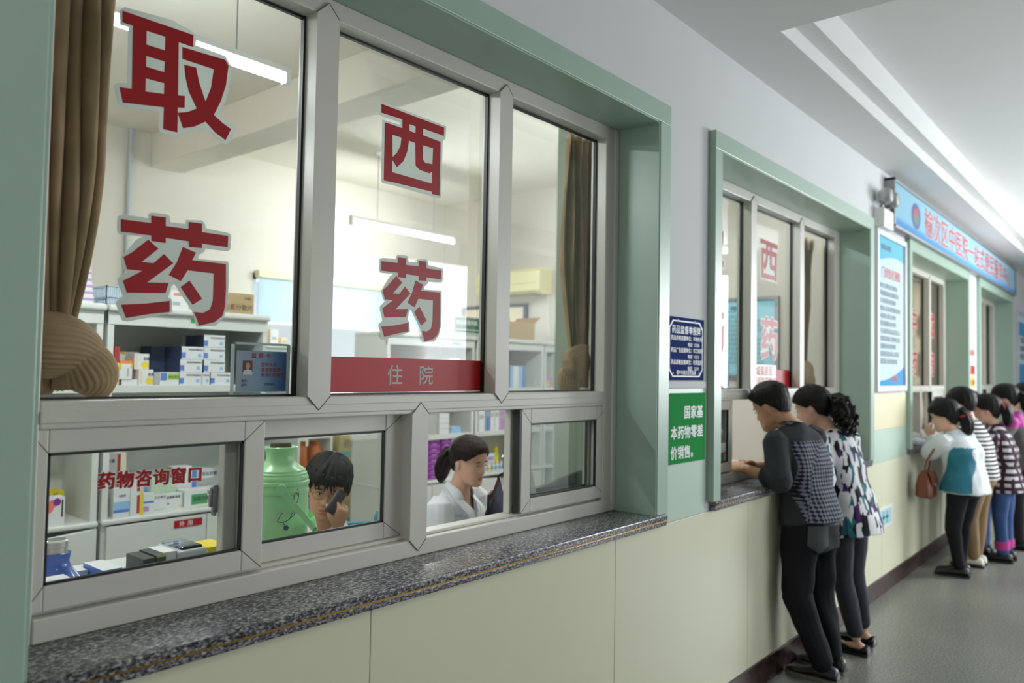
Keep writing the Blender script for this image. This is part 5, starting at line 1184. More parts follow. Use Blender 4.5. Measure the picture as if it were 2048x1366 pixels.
HEAD_T = np.array([(-.120, .012, .070, -.040), (-.114, .030, .086, -.02), (-.104, .042, .094, .0), (-.09, .051, .095, -.030), (-.07, .0585, .092, -.055), (-.045, .0645, .090, -.075), (-.02, .069, .088, -.088), (0, .072, .087, -.095), (.03, .0755, .091, -.100), (.055, .0745, .088, -.099), (.08, .066, .075, -.090), (.10, .049, .052, -.068), (.113, .026, .025, -.040), (.118, .006, .0, -.012)])
def head_pts(nr=84, nc=112):
    zs = np.concatenate([np.linspace(-.120, .09, nr-14), np.linspace(.0925, .118, 14)])
    w = np.interp(zs, HEAD_T[:, 0], HEAD_T[:, 1]); yf = np.interp(zs, HEAD_T[:, 0], HEAD_T[:, 2]); yb = np.interp(zs, HEAD_T[:, 0], HEAD_T[:, 3])
    th = np.linspace(0, 2*math.pi, nc+1)[:-1]
    X = w[:, None]*np.sign(np.sin(th))*abs(np.sin(th))**0.92; cy = (yf+yb)/2; Y = cy[:, None]+((yf-yb)/2)[:, None]*np.sign(np.cos(th))*abs(np.cos(th))**0.92
    return X, Y, np.repeat(zs[:, None], nc, 1), th
def face(X, Y, Z):
    fr = np.clip((Y-0.03)/0.04, 0, 1); ax = abs(X); g = lambda x, s: np.exp(-(x/s)**2)
    a = np.interp(Z, [-.047, -.038, -.030, -.012, .012, .02], [0, .0175, .0225, .0120, .0035, 0]); wx = np.interp(Z, [-.045, -.03, .01], [.0125, .0115, .0075])
    d = a*np.exp(-(X/wx)**2)
    d += 0.006*g(ax-.0135, .0075)*g(Z+.034, .009)
    d -= 0.0085*g(ax-.031, .017)*g(Z-.004, .012)
    d += 0.0058*g(ax-.031, .013)*g(Z-.002, .0085)
    d += 0.0030*g(ax-.030, .020)*g(Z-.024, .008)
    d += 0.0060*g(X, .0185)*g(Z+.0615, .0050)+0.0062*g(X, .0165)*g(Z+.0735, .0055)-0.0035*g(X, .021)*g(Z+.0675, .0026)
    d += 0.0035*g(X, .02)*g(Z+.100, .011)-0.002*g(X, .022)*g(Z+.086, .006)
    d += 0.0035*g(ax-.046, .018)*g(Z+.022, .018)
    return Y+fr*d
class Head:
    def __init__(s, c, fwd, up=(0, 0, 1), k=1.0):
        s.c = V3(*c); s.f = nz(V3(*fwd)); s.u = V3(*up); s.u = nz(s.u-s.f*np.dot(s.u, s.f)); s.r = np.cross(s.f, s.u); s.k = k
    def w(s, p): return s.c+s.k*(s.r*p[0]+s.f*p[1]+s.u*p[2])
    def W(s, A): return s.c+s.k*(A[:, :1]*s.r+A[:, 1:2]*s.f+A[:, 2:3]*s.u)
    def local(s, A): d = (A-s.c)/s.k; return np.stack([d@s.r, d@s.f, d@s.u], 1)
def head_into(mb, H):
    X, Y, Z, th = head_pts(); Y = face(X, Y, Z); nr, nc = X.shape
    pts = H.W(np.stack([X.ravel(), Y.ravel(), Z.ravel()], 1)); mb.loft([list(pts[i*nc:(i+1)*nc]) for i in range(nr)], SKIN)
    for sd in (-1, 1):                          # ears
        rr = []
        for t in np.linspace(-1, 1, 9):
            q = math.sqrt(max(0.03, 1-t*t)); zc = -.012+.031*t
            rr.append([H.w((sd*(.071+.0065*(1+math.cos(a))*q+.003*t), -.012+.017*q*math.sin(a)-.004*t, zc)) for a in np.linspace(0, 2*math.pi, 13)[:-1]])
        if sd < 0: rr = rr[::-1]
        mb.loft(rr, SKIN)
def hair_cap(mb, H, line, vol=0.012, top=0.018, lump=0.0022, freq=26, back=0.0, seed=0, m=None):
    """closed cap that dips under the skin below the hairline; line(theta) = hairline height"""
    X, Y, Z, th = head_pts(64, 120); nr, nc = X.shape; cy = -0.005; rnd = random.Random(seed); p1, p2 = rnd.random()*6, rnd.random()*6
    hl = np.array([line(abs(((t+math.pi) % (2*math.pi))-math.pi)) for t in th])
    m_ = np.clip((Z-hl[None, :])/0.010, 0, 1); m_ = m_*m_*(3-2*m_)
    grow = vol+(top-vol)*np.clip((Z-0.03)/0.08, 0, 1)+back*np.clip(-np.cos(th)[None, :], 0, 1)*np.clip((Z+.09)/.08, 0, 1)*np.clip((.10-Z)/.06, 0, 1)
    nzm = np.empty_like(X); k1 = freq/6.0
    for i in range(nr):
        for j in range(nc):
            t = th[j]; z_ = Z[i, j]; tw = t+z_*2.2
            nzm[i, j] = noise.noise((k1*math.cos(tw)*1.6+seed, k1*math.sin(tw)*1.6, z_*16))+0.7*noise.noise((k1*math.cos(tw)*4.5, k1*math.sin(tw)*4.5+seed, z_*22))
    grow = grow+lump*1.6*nzm
    off = m_*grow-(1-m_)*0.012
    nx_, ny_, nz_ = X, Y-cy, Z-0.01; ln = np.sqrt(nx_**2+ny_**2+nz_**2)+1e-6
    A = np.stack([(X+nx_/ln*off).ravel(), (Y+ny_/ln*off).ravel(), (Z+nz_/ln*off).ravel()], 1)
    pts = H.W(A); mb.loft([list(pts[i*nc:(i+1)*nc]) for i in range(nr)], m or HAIR)
def face_bits(R, base, H, glasses=False, lids=0.0):
    for sd, nm in ((-1, 'left'), (1, 'right')):
        b = MB(); n = 14; rings = []
        for t in np.linspace(-1, 1, 9):
            q = math.sqrt(max(0.02, 1-t*t)); rings.append([tuple(H.w((sd*.031+.0135*q*math.cos(a), .0800+.0065*q*max(0.0, math.sin(a)), .0015+t*.0052*(1-lids)-.003*lids)) ) for a in np.linspace(0, 2*math.pi, n+1)[:-1]])
        b.loft(rings, EYEW); b.tube([H.w((sd*.031-.0005, .0855, .0012-.003*lids)), H.w((sd*.031-.0005, .0869, .0012-.003*lids))], 0.0046*(1-.3*lids), IRIS, 14)
        b.tube([H.w((sd*.031+x, .0858-18*x*x, .0068-.006*lids-22*x*x)) for x in np.linspace(-.0145, .0145, 9)], 0.0011, BROW, 6); b.build('eye', R)
        b = MB(); b.tube([H.w((sd*(.031+x), .0875-9*x*x-.1*max(0, x), .0205-6*x*x)) for x in np.linspace(-.017, .019, 9)], [0.0012+0.0012*math.sin(math.pi*t) for t in np.linspace(0.1, .95, 9)], BROW, 8); b.build('eyebrow', R)
    if glasses:
        b = MB(); g = mat('gold_wire', (150, 110, 86), 0.25, metal=1.0)
        for sd in (-1, 1):
            b.tube([H.w((sd*.033+.0235*math.cos(a), .101-4*(.0235*math.cos(a))**2-.004*(sd*math.cos(a) > 0)*abs(math.cos(a)), -.001+.016*math.sin(a))) for a in np.linspace(0, 2*math.pi, 25)[:-1]], 0.0008, g, 6, closed=True)
            b.tube([H.w((sd*.056, .098, .004)), H.w((sd*.074, .07, .004)), H.w((sd*.082, .0, .002))], 0.0008, g, 6)
        b.tube([H.w((-.0095, .101, .003)), H.w((0, .105, .005)), H.w((.0095, .101, .003))], 0.0008, g, 6)
        o = b.build('glasses', R)
        for sd in (-1, 1):
            c = MB(); c.add([H.w((sd*.033+.0228*math.cos(a), .1005-4*(.0228*math.cos(a))**2, -.001+.0155*math.sin(a))) for a in np.linspace(0, 2*math.pi, 25)[:-1]], [tuple(range(24))], GLASS); c.build('lens', o)

def hand_into(mb, wrist, d, palm, side, curl=0.4, k=1.0, spread=0.06, thumb=0.5):
    """wrist point, pointing direction, palm-facing normal; side +1/-1 puts the thumb on that side"""
    d = nz(V3(*d)); palm = nz(V3(*palm)-d*np.dot(V3(*palm), d)); s = np.cross(palm, d)*side
    L = []
    for t, w, h in ((-.01, .024, .019), (.02, .030, .016), (.05, .038, .0155), (.085, .040, .014), (.097, .036, .010)):
        L.append([wrist+k*(d*t+s*w*math.cos(a)+palm*h*math.sin(a)) for a in np.linspace(0, 2*math.pi, 17)[:-1]])
    mb.loft(L, SKIN)
    for i, (off, ln) in enumerate(((.029, .068), (.010, .076), (-.010, .071), (-.028, .056))):
        p = wrist+k*(d*.088+s*off); ang = 0.0; P = [p]; dd = nz(d+s*off*spread/0.03)
        for j, f in enumerate((.45, .31, .24)):
            ang += curl*(0.75, 1.0, 0.8)[j]; P.append(P[-1]+k*ln*f*(dd*math.cos(ang)+palm*math.sin(ang)))
        mb.tube([P[0]-dd*0.012*k]+P+[P[-1]+(P[-1]-P[-2])*0.15], [.0095*k, .0095*k, .0088*k, .0080*k, .0068*k, .0035*k], SKIN, 10)
    p = wrist+k*(d*.028+s*.030); t1 = nz(d*.75+s*.75+palm*thumb*.6); t2 = nz(d*.95+s*.15+palm*thumb)
    mb.tube([p-t1*0.01*k, p+t1*.036*k, p+t1*.036*k+t2*.030*k, p+t1*.036*k+t2*.054*k, p+t1*.036*k+t2*.058*k], [.0125*k, .0115*k, .0100*k, .0082*k, .0040*k], SKIN, 10)

def person(name_label, base, J, skin=SKIN, voxel=0.0065, head=None, hands=(), shrink=1.0, group=None):
    """J: joints in world space. Builds the single continuous body."""
    base = V3(*base); R = root('person', tuple(base), name_label, 'person', group)
    mb = MB(); H = head; r = J['r']; f = J['f']
    hw = J.get('hw', .15); sw = J.get('sw', .17); q = shrink
    pv, ch, nk = J['pelvis'], J['chest'], J['neck']; up1 = nz(ch-pv); up2 = nz(nk-ch); f1 = nz(f-up1*np.dot(f, up1)); f2 = nz(f-up2*np.dot(f, up2))
    torso(mb, [(pv-up1*.09, r, f1, hw*.72*q, .075*q), (pv-up1*.03, r, f1, hw*q, .10*q), (pv+up1*.08, r, f1, hw*.92*q, .09*q), (pv*.55+ch*.45, r, f1, hw*.84*q, .082*q), (ch, r, f2, sw*.86*q, .095*q), (ch*.45+nk*.55, r, f2, sw*.84*q, .085*q), (nk-up2*.03, r, f2, sw*.55*q, .06*q), (nk+up2*.01, r, f2, .055, .05)])
    if H is not None:
        limb(mb, [nk-up2*.04, nk*.5+H.w((0, -.02, -.06))*.5, H.w((0, -.015, -.05))], [.058*q, .050, .050])
        head_into(mb, H)
    for s in 'LR':
        limb(mb, [J['sh'+s], J['el'+s]], [.052*q, .040*q]); limb(mb, [J['el'+s], J['wr'+s]], [.040*q, .027])
        limb(mb, [J['hip'+s], J['kn'+s]], [.066*q, .044*q]); limb(mb, [J['kn'+s], J['kn'+s]*.65+J['an'+s]*.35, J['an'+s]], [.044*q, .043*q, .030])
        an = J['an'+s]; tf = nz(J['toe'+s]-an); tf = nz(V3(tf[0], tf[1], 0))
        limb(mb, [V3(an[0], an[1], .042)-tf*.03, V3(an[0], an[1], .028)+tf*.115], [.027, .013])
    for h in hands: hand_into(mb, *h)
    me = remesh(mb, voxel, 2)
    def sel(c, n):
        if H is None: return np.zeros(len(c))
        l = H.local(c); return ((abs(l[:, 0]) < .0215*(1-abs(l[:, 2]+.0675)/.018)) & (l[:, 2] > -.078) & (l[:, 2] < -.0575) & (l[:, 1] > .085)).astype(int)
    place(me, 'body', R, [skin, LIP], base, sel)
    return R, base
def garment(R, base, name, fn, mats, voxel=0.008, smooth=4, sel=None, wrinkle=0.0, ws=9.0, seed=1):
    mb = MB(); fn(mb); me = remesh(mb, voxel, smooth)
    if wrinkle:
        n = len(me.vertices); co = np.empty(n*3); me.vertices.foreach_get('co', co); co = co.reshape(-1, 3); nr = np.empty(n*3); me.vertices.foreach_get('normal', nr); nr = nr.reshape(-1, 3)
        rs = np.random.RandomState(seed); d = np.zeros(n)
        for i in range(7):
            k = rs.normal(size=3); k = k/np.linalg.norm(k)*ws*(1+i*0.6); k[2] *= 0.8
            d += np.sin(co@k*2+rs.rand()*6.28+1.5*np.sin(co@(rs.normal(size=3)*ws*0.6)))/(1+i*0.5)
        me.vertices.foreach_set('co', (co+nr*(wrinkle*d/2)[:, None]).ravel()); me.update()
    return place(me, name, R, mats, base, sel)
def sleeve(mb, sh, el, wr, r0, r1, r2, part=1.0):
    limb(mb, [sh, el], [r0, r1]); limb(mb, [el, el*(1-part)+wr*part], [r1, r2])
def leg(mb, hip, kn, an, r0, r1, r2, end=1.0):
    limb(mb, [hip, kn], [r0, r1]); limb(mb, [kn, kn*(1-end)+an*end], [r1, r2])
def shoe(R, base, an, toe, m, sole=BLACKP, w=0.047, ln=0.25, h=0.075, low=False):
    f = nz(V3(toe[0]-an[0], toe[1]-an[1], 0)); s = V3(f[1], -f[0], 0); c = V3(an[0], an[1], 0)
    b = MB(); prof = [(-.075, .030, .055), (-.065, .040, h), (-.03, .043, h+.012 if not low else h*.7), (.03, .042, h if not low else h*.62), (.08, .047, .055), (.13, .049, .043), (.165, .040, .036), (.18, .020, .028)]
    rings = []
    for x, ww, hh in prof:
        x *= ln/0.25; ww *= w/.047; rings.append([c+f*x+s*ww*math.cos(a)*(1 if math.sin(a) < .3 else .8)+V3(0, 0, .012+(hh-.012)*(0.5+0.5*math.sin(a))) for a in np.linspace(0, 2*math.pi, 19)[:-1]])
    b.loft(rings, m); o = b.build('shoe', R, smooth=1.0)
    b = MB(); rings = [[c+f*x*ln/.25+s*ww*1.04*k_+V3(0, 0, z) for k_, z in ((1, .001), (1, .018), (-1, .018), (-1, .001))] for x, ww in ((-.078, .030), (-.06, .041), (.03, .043), (.13, .049), (.17, .038), (.184, .018))]
    b.loft(rings, sole); b.build('sole', o, smooth=0.5)
    return o
def top_fn(J, hem, w_add=.016, d_add=.016, flare=0.0, sl=(1.0, 1.0), sr=.060, er=.050, wrr=.040, collar=.02, chest_w=1.0):
    """shirt over the torso of J; hem = drop below the pelvis; sl = length of the forearm sleeve for L and R"""
    def fn(mb):
        r, f = J['r'], J['f']; hw, sw = J.get('hw', .15), J.get('sw', .17); pv, ch, nk = J['pelvis'], J['chest'], J['neck']
        u1 = nz(ch-pv); u2 = nz(nk-ch); f1 = nz(f-u1*np.dot(f, u1)); f2 = nz(f-u2*np.dot(f, u2))
        torso(mb, [(pv-u1*hem, r, f1, hw+w_add+flare, .108+d_add+flare), (pv-u1*hem*.3, r, f1, hw+w_add+flare*.6, .108+d_add+flare*.5), (pv+u1*.08, r, f1, hw*.95+w_add, .098+d_add), (pv*.5+ch*.5, r, f1, hw*.90*chest_w+w_add, .092+d_add), (ch, r, f2, sw*.90+w_add*.8, .098+d_add), (ch*.4+nk*.6, r, f2, sw*.86+w_add*.6, .088+d_add*.8), (nk-u2*.025, r, f2, sw*.58, .066+d_add*.5), (nk+u2*collar, r, f2, .066, .062)])
        for k_, s in enumerate('LR'):
            sh, el, wr = J['sh'+s], J['el'+s], J['wr'+s]
            limb(mb, [sh, el], [sr, er])
            if sl[k_] > 0: limb(mb, [el, el*(1-sl[k_])+wr*sl[k_]], [er, er*(1-sl[k_])+wrr*sl[k_]])
    return fn
def pants_fn(J, top=.04, r0=.090, r1=.064, r2=.05, end=1.0, wadd=.012, seat=.11):
    def fn(mb):
        r, f = J['r'], J['f']; hw = J.get('hw', .15); pv = J['pelvis']; u1 = nz(J['chest']-pv); f1 = nz(f-u1*np.dot(f, u1))
        torso(mb, [(pv-u1*seat, r, f1, hw*.80+wadd, .088), (pv-u1*.05, r, f1, hw+wadd, .112+wadd*.5), (pv+u1*top, r, f1, hw*.97+wadd, .104+wadd*.5)])
        for s in 'LR': leg(mb, J['hip'+s], J['kn'+s], J['an'+s], r0, r1, r2, end)
    return fn
def mkJ(pelvis, chest, neck, f, shw=.17, hw=.15, drop=(0.06, 0.06), **k):
    J = dict(pelvis=V3(*pelvis), chest=V3(*chest), neck=V3(*neck), f=nz(V3(*f)), hw=hw, sw=shw)
    J['r'] = nz(np.cross(J['f'], V3(0, 0, 1))); u = nz(J['neck']-J['chest'])
    for s, g, dr in (('L', -1, drop[0]), ('R', 1, drop[1])):
        J['sh'+s] = J['neck']-u*dr+J['r']*g*shw; J['hip'+s] = J['pelvis']+J['r']*g*hw*.56-V3(0, 0, .05)
    for q, v in k.items(): J[q] = V3(*v)
    return J
def interp_line(*pts):
    a = [math.radians(p[0]) for p in pts]; b_ = [p[1] for p in pts]
    return lambda t: float(np.interp(t, a, b_))
def strands(b, H, pts, rad, n=14, ridge=.12, m=None, seed=0):
    P = [H.w(p) for p in pts]; rings = []; rnd = random.Random(seed); ref = None
    for i, p in enumerate(P):
        t = nz(P[min(i+1, len(P)-1)]-P[max(0, i-1)])
        if ref is None: ref = H.r
        u = nz(np.cross(t, ref)); w = nz(np.cross(u, t)); ph = i*.5
        rings.append([p+rad[i]*(1+ridge*math.sin(5*a+ph)+ridge*.6*math.sin(9*a-ph*1.7))*(math.cos(a)*u+math.sin(a)*w) for a in np.linspace(0, 2*math.pi, 37)[:-1]])
    b.loft(rings, m or HAIR)

# --- man in the dark knit shirt leaning on the second ledge
J = mkJ((4.20, -.155, .86), (4.20, -.115, 1.09), (4.20, -.055, 1.315), (.24, .97, 0), shw=.185, hw=.155, drop=(.085, .065),
        elL=(3.93, -.10, 1.035), wrL=(4.00, .12, 1.075), elR=(4.42, -.04, 1.04), wrR=(4.20, .14, 1.075), knL=(4.10, -.12, .45), anL=(4.19, -.225, .09), toeL=(4.20, 0, .02), knR=(4.32, -.16, .45), anR=(4.36, -.215, .09), toeR=(4.40, 0, .02))
H = Head((4.19, .055, 1.405), (.10, .88, -.42), (0.02, .3, 1))
KNIT = mat('charcoal_knit', (58, 60, 63), 0.85, var=0.12, vscale=50, bump=0.15, bscale=400, spec=0.2)
def _diamond(nt, tc):
    mp = nt.nodes.new('ShaderNodeMapping'); mp.inputs['Rotation'].default_value = (0, math.radians(45), 0); mp.inputs['Scale'].default_value = (68, 0.01, 68)
    nt.links.new(tc.outputs['Object'], mp.inputs[0]); ck = nt.nodes.new('ShaderNodeTexChecker'); ck.inputs['Scale'].default_value = 1.0
    ck.inputs['Color1'].default_value = lin((36, 38, 46)); ck.inputs['Color2'].default_value = lin((124, 128, 142)); nt.links.new(mp.outputs[0], ck.inputs['Vector'])
    return ck.outputs['Color']
KDIA = ramp_mat('diamond_knit', _diamond, 0.8, bump=(0.2, 400), spec=0.2)
BLK = mat('black_denim', (28, 28, 32), 0.8, var=0.2, vscale=8, bump=0.15, bscale=120, spec=0.2)
R, base = person('man in a dark diamond-knit shirt and black trousers leaning into the second window', (4.20, -.20, 0), J, SKIN_D, 0.0042, H,
    [(J['wrL'], (.25, .95, .10), (.7, -.2, -.7), 1, .65, .95), (J['wrR'], (-.55, .8, .05), (-.5, -.3, -.8), -1, .65, .95)], shrink=.93)
def _ksel(c, n):
    bk = n@J['f'] < -.15; side = abs((c-J['chest'])@J['r']) < .155; zz = (c[:, 2] < 1.235) & (c[:, 2] > .80); arm = np.min([np.linalg.norm(c-(J['shL']*(1-t)+J['elL']*t), axis=1) for t in np.linspace(.1, 1, 8)], axis=0) > .075
    return (bk & side & zz & arm).astype(int)
garment(R, base, 'knit_shirt', top_fn(J, .055, .020, .020, 0.012, sl=(.42, .35), sr=.066, er=.056, wrr=.046, collar=.0), [KNIT, KDIA], 0.006, 5, _ksel, 0.006, 10)
b = MB(); nk = J['neck']; ax = nz(H.w((0, -.03, -.10))-nk)
rings = []
for h_, rr in ((-.02, .074), (.012, .068), (.030, .065), (.028, .060), (.0, .062)):
    rings.append([nk+ax*(h_+.012*math.cos(a))+rr*(J['r']*math.sin(a)*1.0+nz(J['f']-ax*np.dot(J['f'], ax))*math.cos(a)*.95) for a in np.linspace(0, 2*math.pi, 33)[:-1]])
b.loft(rings, KDIA, cap=False); b.build('collar', R, smooth=1.2)
TR = garment(R, base, 'trousers', pants_fn(J, .02, .096, .074, .060, seat=.20), [BLK], 0.007, 5, None, 0.010, 9, 3)
b = MB(); u1 = nz(J['chest']-J['pelvis']); f1 = nz(J['f']-u1*np.dot(J['f'], u1))
for h0, h1, m in ((-.055, -.035, mat('belt_leather', (16, 16, 16), .7)),):
    rings = [[J['pelvis']+u1*h+J['r']*(.166)*math.cos(a)+f1*.121*math.sin(a) for a in np.linspace(0, 2*math.pi, 49)[:-1]] for h in (h0-.02, h0+.02)]; b.loft(rings, m, cap=False)
b.build('belt', R, smooth=1.5)
from mathutils.bvhtree import BVHTree
def patch(parent, target, c0, n, up, outline, m, name, off=.0025, thick=.004):
    """cloth patch laid on the surface of another garment: outline in metres around c0, pressed on along -n"""
    bs = V3(*parent.location); bv = BVHTree.FromPolygons([tuple(V3(*v.co)+bs) for v in target.data.vertices], [tuple(p.vertices) for p in target.data.polygons])
    n = nz(n); up = nz(up-n*np.dot(up, n)); sx = np.cross(up, n); xs_ = [p[0] for p in outline]; zs_ = [p[1] for p in outline]
    tri = tessellate_polygon([[Vector((p[0], p[1], 0)) for p in outline]])
    bm = bmesh.new(); vs = [bm.verts.new((p[0], p[1], 0)) for p in outline]
    for t in tri:
        try: bm.faces.new([vs[i] for i in t])
        except ValueError: pass
    bmesh.ops.subdivide_edges(bm, edges=bm.edges[:], cuts=6, use_grid_fill=True)
    for v in bm.verts:
        p = c0+sx*v.co.x+up*v.co.y+n*.15; h = bv.ray_cast(Vector(p), Vector(-n), .4)
        q = V3(*h[0]) if h[0] is not None else p-n*.15
        v.co = Vector(q+n*off-bs)
    me = bpy.data.meshes.new(name); bm.to_mesh(me); bm.free(); me.materials.append(m)
    o = bpy.data.objects.new(name, me); COL.objects.link(o); o.parent = parent
    so = o.modifiers.new('cloth', 'SOLIDIFY'); so.thickness = thick; so.offset = 0
    return o
patch(R, TR, J['pelvis']-J['f']*.10-J['r']*.088+V3(0, 0, -.115), -J['f']*.9-J['r']*.35, V3(0, 0, 1), [(-.06, .065), (.06, .065), (.062, -.035), (0, -.075), (-.062, -.035)], mat('worn_black_pocket', (62, 66, 66), 0.8, var=.1, vscale=20), 'back_pocket')
for s in 'LR': shoe(R, base, J['an'+s], J['toe'+s], mat('black_leather', (26, 26, 28), 0.35), mat('grey_sole', (120, 116, 108), 0.7), .048, .265)
b = MB(); hair_cap(b, H, interp_line((0, .058), (35, .060), (60, .040), (78, .005), (90, .012), (105, -.010), (140, -.055), (180, -.062)), .013, .026, .0020, 30, .006, 5); b.build('hair', R, smooth=3.2)
face_bits(R, base, H, lids=.6)

# --- woman in the patterned blouse beside him
J = mkJ((4.80, -.165, .82), (4.80, -.135, 1.03), (4.78, -.075, 1.255), (.20, .98, 0), shw=.165, hw=.150, drop=(.055, .055),
        elL=(4.55, -.12, .985), wrL=(4.60, .10, 1.045), elR=(5.02, -.14, .99), wrR=(4.90, .08, 1.045), knL=(4.72, -.155, .43), anL=(4.72, -.235, .09), toeL=(4.73, 0, 0), knR=(4.90, -.17, .43), anR=(4.92, -.215, .09), toeR=(4.94, 0, 0))
H = Head((4.755, .025, 1.385), (-.05, .93, -.30), (0, .2, 1))
def _blouse(nt, tc):
    mp = nt.nodes.new('ShaderNodeMapping'); mp.inputs['Scale'].default_value = (26, 26, 6.5); mp.inputs['Rotation'].default_value = (0, .06, .35); nt.links.new(tc.outputs['Object'], mp.inputs[0])
    v = nt.nodes.new('ShaderNodeTexVoronoi'); v.distance = 'CHEBYCHEV'; v.inputs['Scale'].default_value = 1.7; v.inputs['Randomness'].default_value = 0.75; nt.links.new(mp.outputs[0], v.inputs['Vector'])
    sp = nt.nodes.new('ShaderNodeSeparateColor'); nt.links.new(v.outputs['Color'], sp.inputs[0])
    return cramp(nt, sp.outputs[0], [(0.0, (226, 226, 230)), (0.36, (24, 22, 28)), (0.58, (30, 112, 116)), (0.72, (76, 40, 104)), (0.86, (232, 232, 234))], 'CONSTANT')
BLOUSE = ramp_mat('printed_blouse', _blouse, 0.7, spec=0.2)
R, base = person('woman with a curly ponytail in a white, teal and purple patterned blouse', (4.80, -.20, 0), J, SKIN, 0.0065, H, [(J['wrL'], (.3, .9, 0), (.5, 0, -.8), 1, .5), (J['wrR'], (-.4, .9, 0), (-.4, 0, -.9), -1, .5)], shrink=.92)
garment(R, base, 'blouse', top_fn(J, .17, .022, .026, .030, sl=(0, 0), sr=.066, er=.062, collar=.0), [BLOUSE], 0.007, 5, None, 0.010, 9, 5)
garment(R, base, 'leggings', pants_fn(J, .03, .085, .062, .046, .93), [mat('dark_leggings', (40, 42, 52), 0.8, var=.1)], 0.007, 4, None, 0.003, 12, 2)
for s in 'LR': shoe(R, base, J['an'+s], J['toe'+s], mat('patent_black', (22, 20, 22), 0.18), BLACKP, .043, .235, .06, low=True)
b = MB(); hair_cap(b, H, interp_line((0, .050), (40, .040), (62, .020), (80, .0), (95, .005), (120, -.050), (180, -.075)), .014, .024, .0018, 34, .010, 8)
strands(b, H, [(0, -.115, .03), (0, -.140, .015), (0, -.165, -.025), (0, -.172, -.075), (0, -.165, -.115), (0, -.16, -.14)], [.022, .040, .056, .056, .042, .015], ridge=.16)
for i in range(60):
    rnd = random.Random(i+40); a = rnd.random()*6.28; el_ = rnd.uniform(-1.3, 1.0)
    q0 = V3(.060*math.cos(a)*math.cos(el_), -.165+.055*math.sin(a)*math.cos(el_), -.045+.085*math.sin(el_)); L_ = .05+.06*rnd.random(); ph = rnd.random()*6; cr = .010+.006*rnd.random()
    b.tube([H.w(q0+V3(cr*math.sin(t*11+ph), cr*math.cos(t*11+ph), -L_*t)) for t in np.linspace(0, 1, 16)], [.010*(1-.55*t) for t in np.linspace(0, 1, 16)], HAIR, 7)
b.build('hair', R, smooth=3.2)
b = MB(); b.tube([H.w((.036*math.cos(a), -.128+.006*math.sin(a), .018+.030*math.sin(a))) for a in np.linspace(0, 2*math.pi, 21)[:-1]], .010, BLACKP, 8, closed=True); b.build('hair_tie', R, smooth=3.2)
face_bits(R, base, H, lids=.4)

# --- queue at the third window
J = mkJ((7.12, -.365, .735), (7.10, -.365, .955), (7.08, -.295, 1.135), (.28, .96, 0), shw=.18, hw=.155, drop=(.05, .05),
        elL=tuple(at_x(1860, 906, 6.98)), wrL=tuple(at_x(1866, 876, 7.17)), elR=(7.36, -.22, .95), wrR=(7.22, .02, 1.04), knL=(7.03, -.30, .40), anL=(7.08, -.335, .085), toeL=(7.06, 0, 0), knR=(7.20, -.34, .40), anR=(7.21, -.32, .085), toeR=(7.22, 0, 0))
H = Head((7.06, -.235, 1.275), (-.05, .93, -.28), (0, .2, 1))
WJ = mat('white_fleece', (222, 226, 230), 0.8, bump=0.1, bscale=40); TJ = mat('teal_panel_cloth', (38, 116, 138), 0.7, bump=0.1, bscale=60)
R, base = person('woman in a white jacket with teal side panel at the third window', (7.12, -.36, 0), J, SKIN, 0.0075, H, [(J['wrL'], (.3, .5, .7), (.6, -.5, -.2), 1, .6), (J['wrR'], (-.3, .9, 0), (-.4, 0, -.9), -1, .5)], shrink=.92)
_J3 = J
def _jsel(c, n):
    d = (c-_J3['pelvis']); x = d@_J3['r']; y = d@_J3['f']; z = d[:, 2]
    arm = np.min([np.linalg.norm(c-(_J3['shL']*(1-t)+_J3['elL']*t), axis=1) for t in np.linspace(0, 1, 10)], axis=0) > .085
    panel = (x < -.02) & (y < .10-.35*(z-.0)) & (y > -.125) & (x < -.05-.0*z) & (z < .30) & arm & (z > -.055) & (x+.9*y < -.06-.15*z)
    return (panel | (z < -.068)).astype(int)
garment(R, base, 'jacket', top_fn(J, .065, .036, .040, .012, sl=(1, 1), sr=.070, er=.060, wrr=.046, collar=.03), [WJ, TJ], 0.008, 6, _jsel, 0.012, 8, 9)
garment(R, base, 'trousers', pants_fn(J, .03, .086, .060, .046), [BLK], 0.008, 4, None, .004, 10, 2)
for s in 'LR': shoe(R, base, J['an'+s], J['toe'+s], mat('black_leather', (26, 26, 28), 0.35), BLACKP, .046, .24)
b = MB(); hair_cap(b, H, interp_line((0, .045), (45, .030), (70, .0), (95, -.02), (130, -.07), (180, -.09)), .018, .026, .003, 24, .014, 3); strands(b, H, [(0, -.11, .02), (0, -.135, -.03), (.01, -.14, -.09), (.015, -.125, -.15), (.02, -.12, -.19)], [.035, .05, .05, .042, .02], m=HAIR); b.build('hair', R, smooth=3.2)
b = MB(); b.tube([H.w((.046*math.cos(a), -.138+.046*math.sin(a), -.035)) for a in np.linspace(0, 2*math.pi, 21)[:-1]], .008, BX['red'], 8, closed=True); b.build('hair_tie', R, smooth=3.2)
face_bits(R, base, H)
